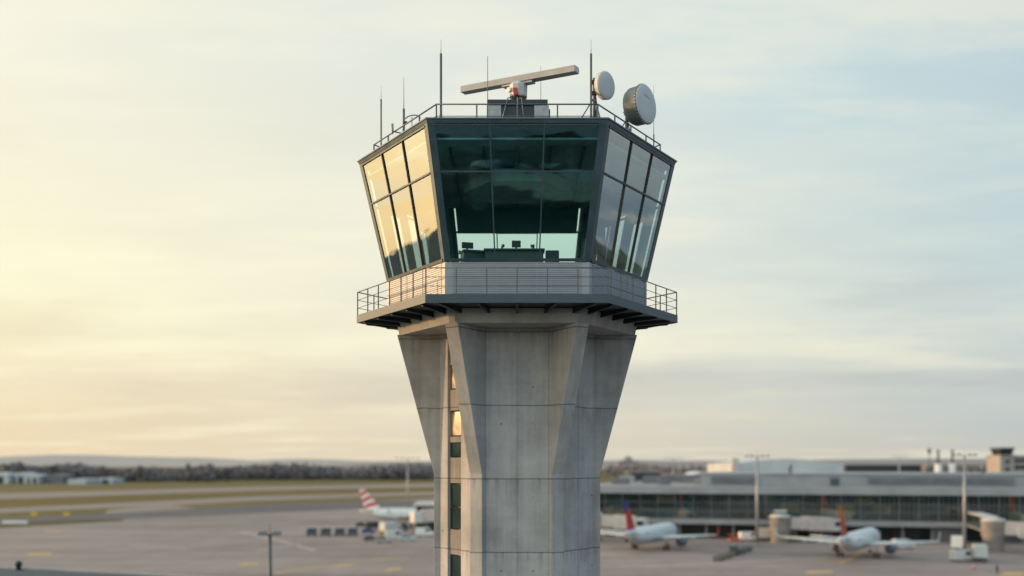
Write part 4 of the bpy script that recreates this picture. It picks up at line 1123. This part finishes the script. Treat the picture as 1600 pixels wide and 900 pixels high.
# dolly train
def dolly(p, rz, label, load=None):
    t = thing('cargo_dolly', label, 'dolly', (p.x, p.y, 0), rz, 'cargo dolly train on the apron')
    MB().box((-1.9, -.9, .42), (1.9, .9, .56)).build('bed', M['dark'], t)
    b = MB()
    for x in (-1.88, 1.84): b.box((x, -.9, .57), (x + .05, .9, 1.15))
    b.build('end_rail', M['rail'], t)
    MB().tube([(1.9, 0, .45), (2.7, 0, .35)], .05, 6).build('tow_bar', M['rail'], t)
    wheels(t, (-1.3, 1.3), .8, .2)
    return t
words = ('first empty dolly at the near left end of the dolly train', 'second dolly of the train, just before the blue load', 'middle dolly carrying the blue-grey crate', 'fourth dolly of the train, just past the blue load', 'last empty dolly at the far right end of the train')
a = gr(1124, 876); b_ = gr(1167, 862)
for i in range(5):
    pp = a.lerp(b_, i / 4); dolly(pp, math.atan2((b_ - a).y, (b_ - a).x), words[i])
    if i == 2:
        cr = thing('crate', 'blue-grey crate loaded on the middle dolly of the train', 'crate', (pp.x, pp.y, .565), math.atan2((b_ - a).y, (b_ - a).x))
        MB().box((-1.1, -.7, 0), (1.1, .7, 1.6)).build('crate_body', M['steel'], cr, bevel=.03)
        MB().box((-1.13, -.73, 1.605), (1.13, .73, 1.7)).build('lid', M['grille'], cr)
# cone, signs, person
p = gr(1521, 889)
cn = thing('traffic_cone', 'red and white cone standing on the apron before the right-hand trucks', 'cone', p)
MB().lathe((0, 0, .04), (0, 0, 1), [(0, .30), (.35, .2), (.36, .2)], 14).lathe((0, 0, .62), (0, 0, 1), [(0, .13), (.3, .05)], 14).build('cone_body', M['red'], cn)
MB().lathe((0, 0, .4), (0, 0, 1), [(0, .195), (.22, .13)], 14).build('white_band', M['white'], cn)
MB().box((-.38, -.38, 0), (.38, .38, .04)).build('base', M['dark'], cn)
for px, lab in ((53, 'yellow taxiway sign on the grass, left of the two'), (104, 'yellow taxiway sign on the grass, right of the two')):
    p = gr(px, 807.5)
    t = thing('taxiway_sign', lab, 'sign', p, 0, 'yellow taxiway signs')
    MB().box((-1.1, -.12, .5), (1.1, .12, 1.6)).build('panel', M['yellow'], t, bevel=.02)
    for x in (-.8, .8): MB().box((x - .06, -.06, 0), (x + .06, .06, .498)).build('leg', M['dark'], t)
a = gr(4, 818); b_ = gr(43, 818)
bl = thing('barrier', 'long low white barrier at the grass edge near the left side', 'barrier', ((a.x + b_.x) / 2, a.y, 0))
MB().prism([(-(b_.x - a.x) / 2, -.4), ((b_.x - a.x) / 2, -.4), ((b_.x - a.x) / 2, .4), (-(b_.x - a.x) / 2, .4)], 0, .9, [(-(b_.x - a.x) / 2, -.2), ((b_.x - a.x) / 2, -.2), ((b_.x - a.x) / 2, .2), (-(b_.x - a.x) / 2, .2)]).build('wall', M['white'], bl, bevel=.05)
def person(loc, rz):
    V = [(0, 0, .98), (0, 0, 1.15), (0, .01, 1.32), (0, .01, 1.46), (0, 0, 1.54), (0, -.02, 1.63), (0, -.02, 1.74)]
    Rr = [.15, .13, .16, .10, .055, .095, .075]
    E = [(i, i + 1) for i in range(6)]
    def add(p, r, par):
        V.append(p); Rr.append(r); E.append((par, len(V) - 1)); return len(V) - 1
    for s in (-1, 1):
        h = add((s * .10, 0, .90), .10, 0); k = add((s * .11, -.02 * s, .50), .065, h); an = add((s * .12, .03 * s, .09), .045, k); add((s * .13, -.12 + .03 * s, .045), .04, an)
        sh = add((s * .19, 0, 1.42), .065, 3); el = add((s * .25, .03, 1.14), .045, sh); wr = add((s * .25, -.06, .90), .032, el); pa = add((s * .25, -.08, .83), .034, wr)
        for q_ in range(4): f1 = add((s * (.25 + .0), -.05 - .022 * q_, .77), .010, pa); add((s * .245, -.055 - .022 * q_, .72 + .01 * abs(q_ - 1)), .008, f1)
        add((s * .225, -.12, .80), .010, pa)
    me = bpy.data.meshes.new('person'); me.from_pydata(V, E, []); me.update()
    o = bpy.data.objects.new('person', me); COL.objects.link(o)
    sk = o.modifiers.new('skin', 'SKIN'); 
    for i, r in enumerate(Rr): me.skin_vertices[0].data[i].radius = (r, r)
    me.skin_vertices[0].data[0].use_root = True
    sd = o.modifiers.new('sub', 'SUBSURF'); sd.levels = 2; sd.render_levels = 2
    q = NT('dark_workwear'); co = q.obj(); sx = q.n('ShaderNodeSeparateXYZ'); q.l(co, sx.inputs[0])
    c = q.mix(q.math('GREATER_THAN', sx.outputs[2], .98), (.02, .022, .03), (.035, .04, .055))
    c = q.mix(q.math('GREATER_THAN', sx.outputs[2], 1.535), c, (.40, .25, .18))
    q.l(c, q.b.inputs['Base Color']); q.b.inputs['Roughness'].default_value = .8
    me.materials.append(q.m)
    o.location = loc; o.rotation_euler = (0, 0, rz)
    tag(o, 'person in dark clothes standing alone on the apron at the right', 'person')
    hb = MB(); hb.lathe((0, -.01, 1.66), (0, .15, 1), [(0, .108), (.06, .102), (.11, .07), (.13, .02)], 16); hb.build('hair', M['dark'], o)
person(gr(1558, 897), .4)

# near service building with a flat roof at the lower left
sbd = thing('service_building', 'dark flat roof with pale coping at the bottom left corner', 'service building', (0, 0, 0))
zr = 8.0
def rp(px, py): 
    d = (HC - zr) * F / (py - 722); return ((px - 808) / F * d, d)
e0 = rp(-150, 880); e1 = rp(0, 886.5); e2 = rp(262, 899); e3 = rp(420, 908)
poly = [(e0[0] - 10, 60), (e3[0], 60), e3, e2, e1, e0, (e0[0] - 10, e0[1])]
MB().prism(poly, 0, zr - .25).build('wall', M['term_dark'], sbd)
M['roof_felt'] = mat('roof_felt', (.035, .060, .085), .8, 0, .4, .35)
MB().prism([(x, y - .4) for x, y in poly], zr - .24, zr - .06).build('roof', M['roof_felt'], sbd)
cp = MB(); edge = [e3, e2, e1, e0]
for i in range(3): cp.bar((*edge[i], zr), (*edge[i + 1], zr), .7, .25)
cp.build('coping', M['term_slab'], sbd)
vp = rp(32, 889)
rv = thing('roof_vent', 'small dark vent cowl on the roof edge at the bottom left', 'vent', (vp[0], vp[1] - .5, zr - .06))
MB().lathe((0, 0, 0), (0, 0, 1), [(0, .28), (.5, .28), (.5, .42), (.95, .38), (1.05, .15)], 14).build('cowl', M['dark'], rv)
MB().lathe((0, 0, 0), (0, 0, 1), [(0, .5), (.05, .5), (.12, .3)], 14).build('flange', M['dark_steel'], rv)

# ================================================================== WORLD AND LIGHT
SUN_AZ = R(282)      # compass: clockwise from +y (view direction), low in the left
SUN_EL = R(7.5)
sv = Vector((math.sin(SUN_AZ) * math.cos(SUN_EL), math.cos(SUN_AZ) * math.cos(SUN_EL), math.sin(SUN_EL)))
W = bpy.data.worlds.new('World'); C.world = W; W.use_nodes = True
class WT(NT):
    def __init__(self):
        self.t = W.node_tree; self.b = self.t.nodes['Background']; self.out = self.t.nodes['World Output']
w = WT()
tc = w.n('ShaderNodeTexCoord'); vec = tc.outputs['Generated']
sky = w.n('ShaderNodeTexSky'); sky.sky_type = 'NISHITA'; sky.sun_disc = False
sky.sun_elevation = SUN_EL; sky.sun_rotation = SUN_AZ; sky.air_density = 1.2; sky.dust_density = 2.5
sp = w.n('ShaderNodeSeparateXYZ'); w.l(vec, sp.inputs[0]); z = sp.outputs[2]
dt = w.n('ShaderNodeVectorMath', operation='DOT_PRODUCT'); w.l(vec, dt.inputs[0]); dt.inputs[1].default_value = Vector((sv.x, sv.y, 0)).normalized()
t01 = w.math('MULTIPLY_ADD', dt.outputs['Value'], .5, .5)
def ramp(stops):
    r = w.n('ShaderNodeValToRGB'); e = r.color_ramp.elements
    while len(e) > 1: e.remove(e[-1])
    e[0].position = stops[0][0]; e[0].color = lin(*stops[0][1])
    for p_, c_ in stops[1:]:
        x = e.new(p_); x.color = lin(*c_)
    w.l(t01, r.inputs[0]); return r.outputs[0]
low = ramp([(0, (128, 148, 168)), (.15, (136, 152, 168)), (.33, (194, 194, 190)), (.39, (202, 199, 189)), (.49, (215, 207, 189)), (.60, (227, 214, 189)), (.72, (236, 217, 185)), (.80, (242, 217, 178)), (.90, (250, 200, 122)), (1, (255, 206, 128))])
mid = ramp([(0, (124, 150, 176)), (.15, (132, 156, 176)), (.33, (198, 214, 216)), (.39, (208, 220, 217)), (.49, (226, 231, 217)), (.60, (241, 238, 220)), (.72, (252, 246, 216)), (.80, (255, 249, 210)), (.90, (255, 215, 142)), (1, (255, 210, 132))])
upp = ramp([(0, (122, 154, 186)), (.15, (132, 162, 188)), (.33, (180, 205, 216)), (.39, (188, 211, 219)), (.49, (203, 223, 227)), (.60, (227, 234, 228)), (.72, (239, 240, 226)), (.80, (250, 247, 228)), (1, (255, 242, 212))])
c = w.mix(w.remap(z, .015, .13), low, mid)
c = w.mix(w.remap(z, .13, .34), c, upp)
zen = w.mix(w.remap(t01, .2, .8), lin(150, 178, 208), lin(206, 212, 214))
c = w.mix(w.remap(z, .40, .85), c, zen)
# high cloud veil: planar projection so that bands flatten towards the horizon
den = w.math('ADD', w.math('MAXIMUM', z, 0.0), .10)
px_ = w.math('DIVIDE', sp.outputs[0], den); py_ = w.math('DIVIDE', sp.outputs[1], den)
cb = w.n('ShaderNodeCombineXYZ'); w.l(px_, cb.inputs[0]); w.l(py_, cb.inputs[1])
mp = w.n('ShaderNodeMapping'); mp.inputs['Rotation'].default_value = (0, 0, R(-12)); mp.inputs['Scale'].default_value = (.42, 1.0, 1); mp.inputs['Location'].default_value = (3.1, 1.7, 0); w.l(cb.outputs[0], mp.inputs[0])
n1 = w.noise(mp.outputs[0], 1.5, 8, .62); n2 = w.noise(mp.outputs[0], .45, 4, .5)
veil = w.remap(w.math('ADD', w.math('MULTIPLY', n1, .6), w.math('MULTIPLY', n2, .4)), .40, .62)
shade = w.mix(w.remap(t01, .35, .8), lin(172, 196, 208), lin(234, 228, 206))
c = w.mix(w.math('MULTIPLY', w.math('SUBTRACT', 1.0, veil), .38), c, shade)
bright = w.mix(w.remap(t01, .3, .75), lin(238, 234, 218), lin(255, 250, 218))
c = w.mix(w.math('MULTIPLY', w.remap(veil, .55, 1.0), .60), c, bright)
# thin streaks lying low over the horizon
cs = w.n('ShaderNodeMapping'); cs.inputs['Scale'].default_value = (1.6, 1.6, 12.0); cs.inputs['Rotation'].default_value = (R(.8), R(-1.5), 0); w.l(vec, cs.inputs[0])
st = w.noise(cs.outputs[0], 1.7, 6, .55)
band = w.math('MULTIPLY', w.remap(st, .50, .68), w.math('MULTIPLY', w.remap(z, .01, .05), w.remap(z, .32, .16)))
c = w.mix(w.math('MULTIPLY', band, .50), c, w.mix(w.remap(t01, .38, .8), lin(176, 192, 200), lin(226, 208, 174)))
c = w.mix(w.math('MULTIPLY', w.math('MULTIPLY', w.remap(st, .48, .34), w.remap(z, .02, .10)), w.math('MULTIPLY', w.remap(z, .34, .2), .40)), c, bright)
# a long grey-blue bank lying low over the horizon, broken and ragged
ca = w.n('ShaderNodeMapping'); ca.inputs['Scale'].default_value = (2.2, 2.2, 9.0); w.l(vec, ca.inputs[0])
rg = w.noise(ca.outputs[0], 2.2, 8, .62)
pz = w.math('ADD', z, w.math('MULTIPLY', w.math('SUBTRACT', rg, .5), .055))
cbk = w.n('ShaderNodeMapping'); cbk.inputs['Scale'].default_value = (2.0, 2.0, 20.0); cbk.inputs['Location'].default_value = (4.2, 1.3, .4); w.l(vec, cbk.inputs[0])
patch = w.remap(w.noise(cbk.outputs[0], 1.6, 6, .6), .40, .60)
bank = w.math('MULTIPLY', w.math('MULTIPLY', w.remap(pz, .046, .058), w.remap(pz, .094, .076)), patch)
c = w.mix(w.math('MULTIPLY', bank, w.remap(t01, .40, .8, .70, .42)), c, w.mix(w.remap(t01, .38, .75), lin(176, 188, 194), lin(226, 210, 186)))
top_ = w.math('MULTIPLY', w.math('MULTIPLY', w.remap(pz, .085, .105), w.remap(pz, .16, .11)), patch)
c = w.mix(w.math('MULTIPLY', top_, .45), c, bright)
# bright glow of the veil around the low sun, outside the picture
ds = w.n('ShaderNodeVectorMath', operation='DOT_PRODUCT'); w.l(vec, ds.inputs[0]); ds.inputs[1].default_value = sv
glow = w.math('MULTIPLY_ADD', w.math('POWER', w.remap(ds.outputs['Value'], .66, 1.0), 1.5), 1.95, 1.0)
glow = w.math('MULTIPLY', glow, w.math('MULTIPLY_ADD', w.remap(sp.outputs[1], -.05, -.75), .85, 1.0))  # sky behind the camera brightened, added fill for the front faces
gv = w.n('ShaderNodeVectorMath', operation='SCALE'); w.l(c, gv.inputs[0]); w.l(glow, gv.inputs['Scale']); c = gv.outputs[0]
# the physical sky shines faintly through the veil
skyc = w.n('ShaderNodeVectorMath', operation='SCALE'); w.l(sky.outputs[0], skyc.inputs[0]); skyc.inputs['Scale'].default_value = .12
c = w.mix(.07, c, skyc.outputs[0])
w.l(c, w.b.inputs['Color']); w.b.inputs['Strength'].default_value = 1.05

sl = bpy.data.lights.new('Sun', 'SUN'); sl.energy = 3.3; sl.angle = R(2.0); sl.color = (1, .58, .27)
so = bpy.data.objects.new('Sun', sl); COL.objects.link(so)
so.rotation_euler = (-sv).to_track_quat('-Z', 'Y').to_euler()

# ================================================================== CAMERA
cam = bpy.data.cameras.new('Camera'); co = bpy.data.objects.new('Camera', cam); COL.objects.link(co)
co.location = (0, 0, HC); co.rotation_euler = (PI / 2, 0, 0)
cam.sensor_width = 36; cam.lens = F / 1600 * 36
cam.shift_x = -8 / 1600; cam.shift_y = 272 / 1600
cam.clip_start = .5; cam.clip_end = 80000
cam.dof.use_dof = True; cam.dof.focus_distance = 37.8; cam.dof.aperture_fstop = .20; cam.dof.aperture_blades = 9
C.camera = co
C.view_settings.view_transform = 'Standard'; C.view_settings.look = 'None'; C.view_settings.exposure = 0; C.view_settings.gamma = 1
C.render.engine = 'CYCLES'
C.cycles.max_bounces = 8; C.cycles.transparent_max_bounces = 24; C.cycles.glossy_bounces = 4
C.cycles.use_denoising = True
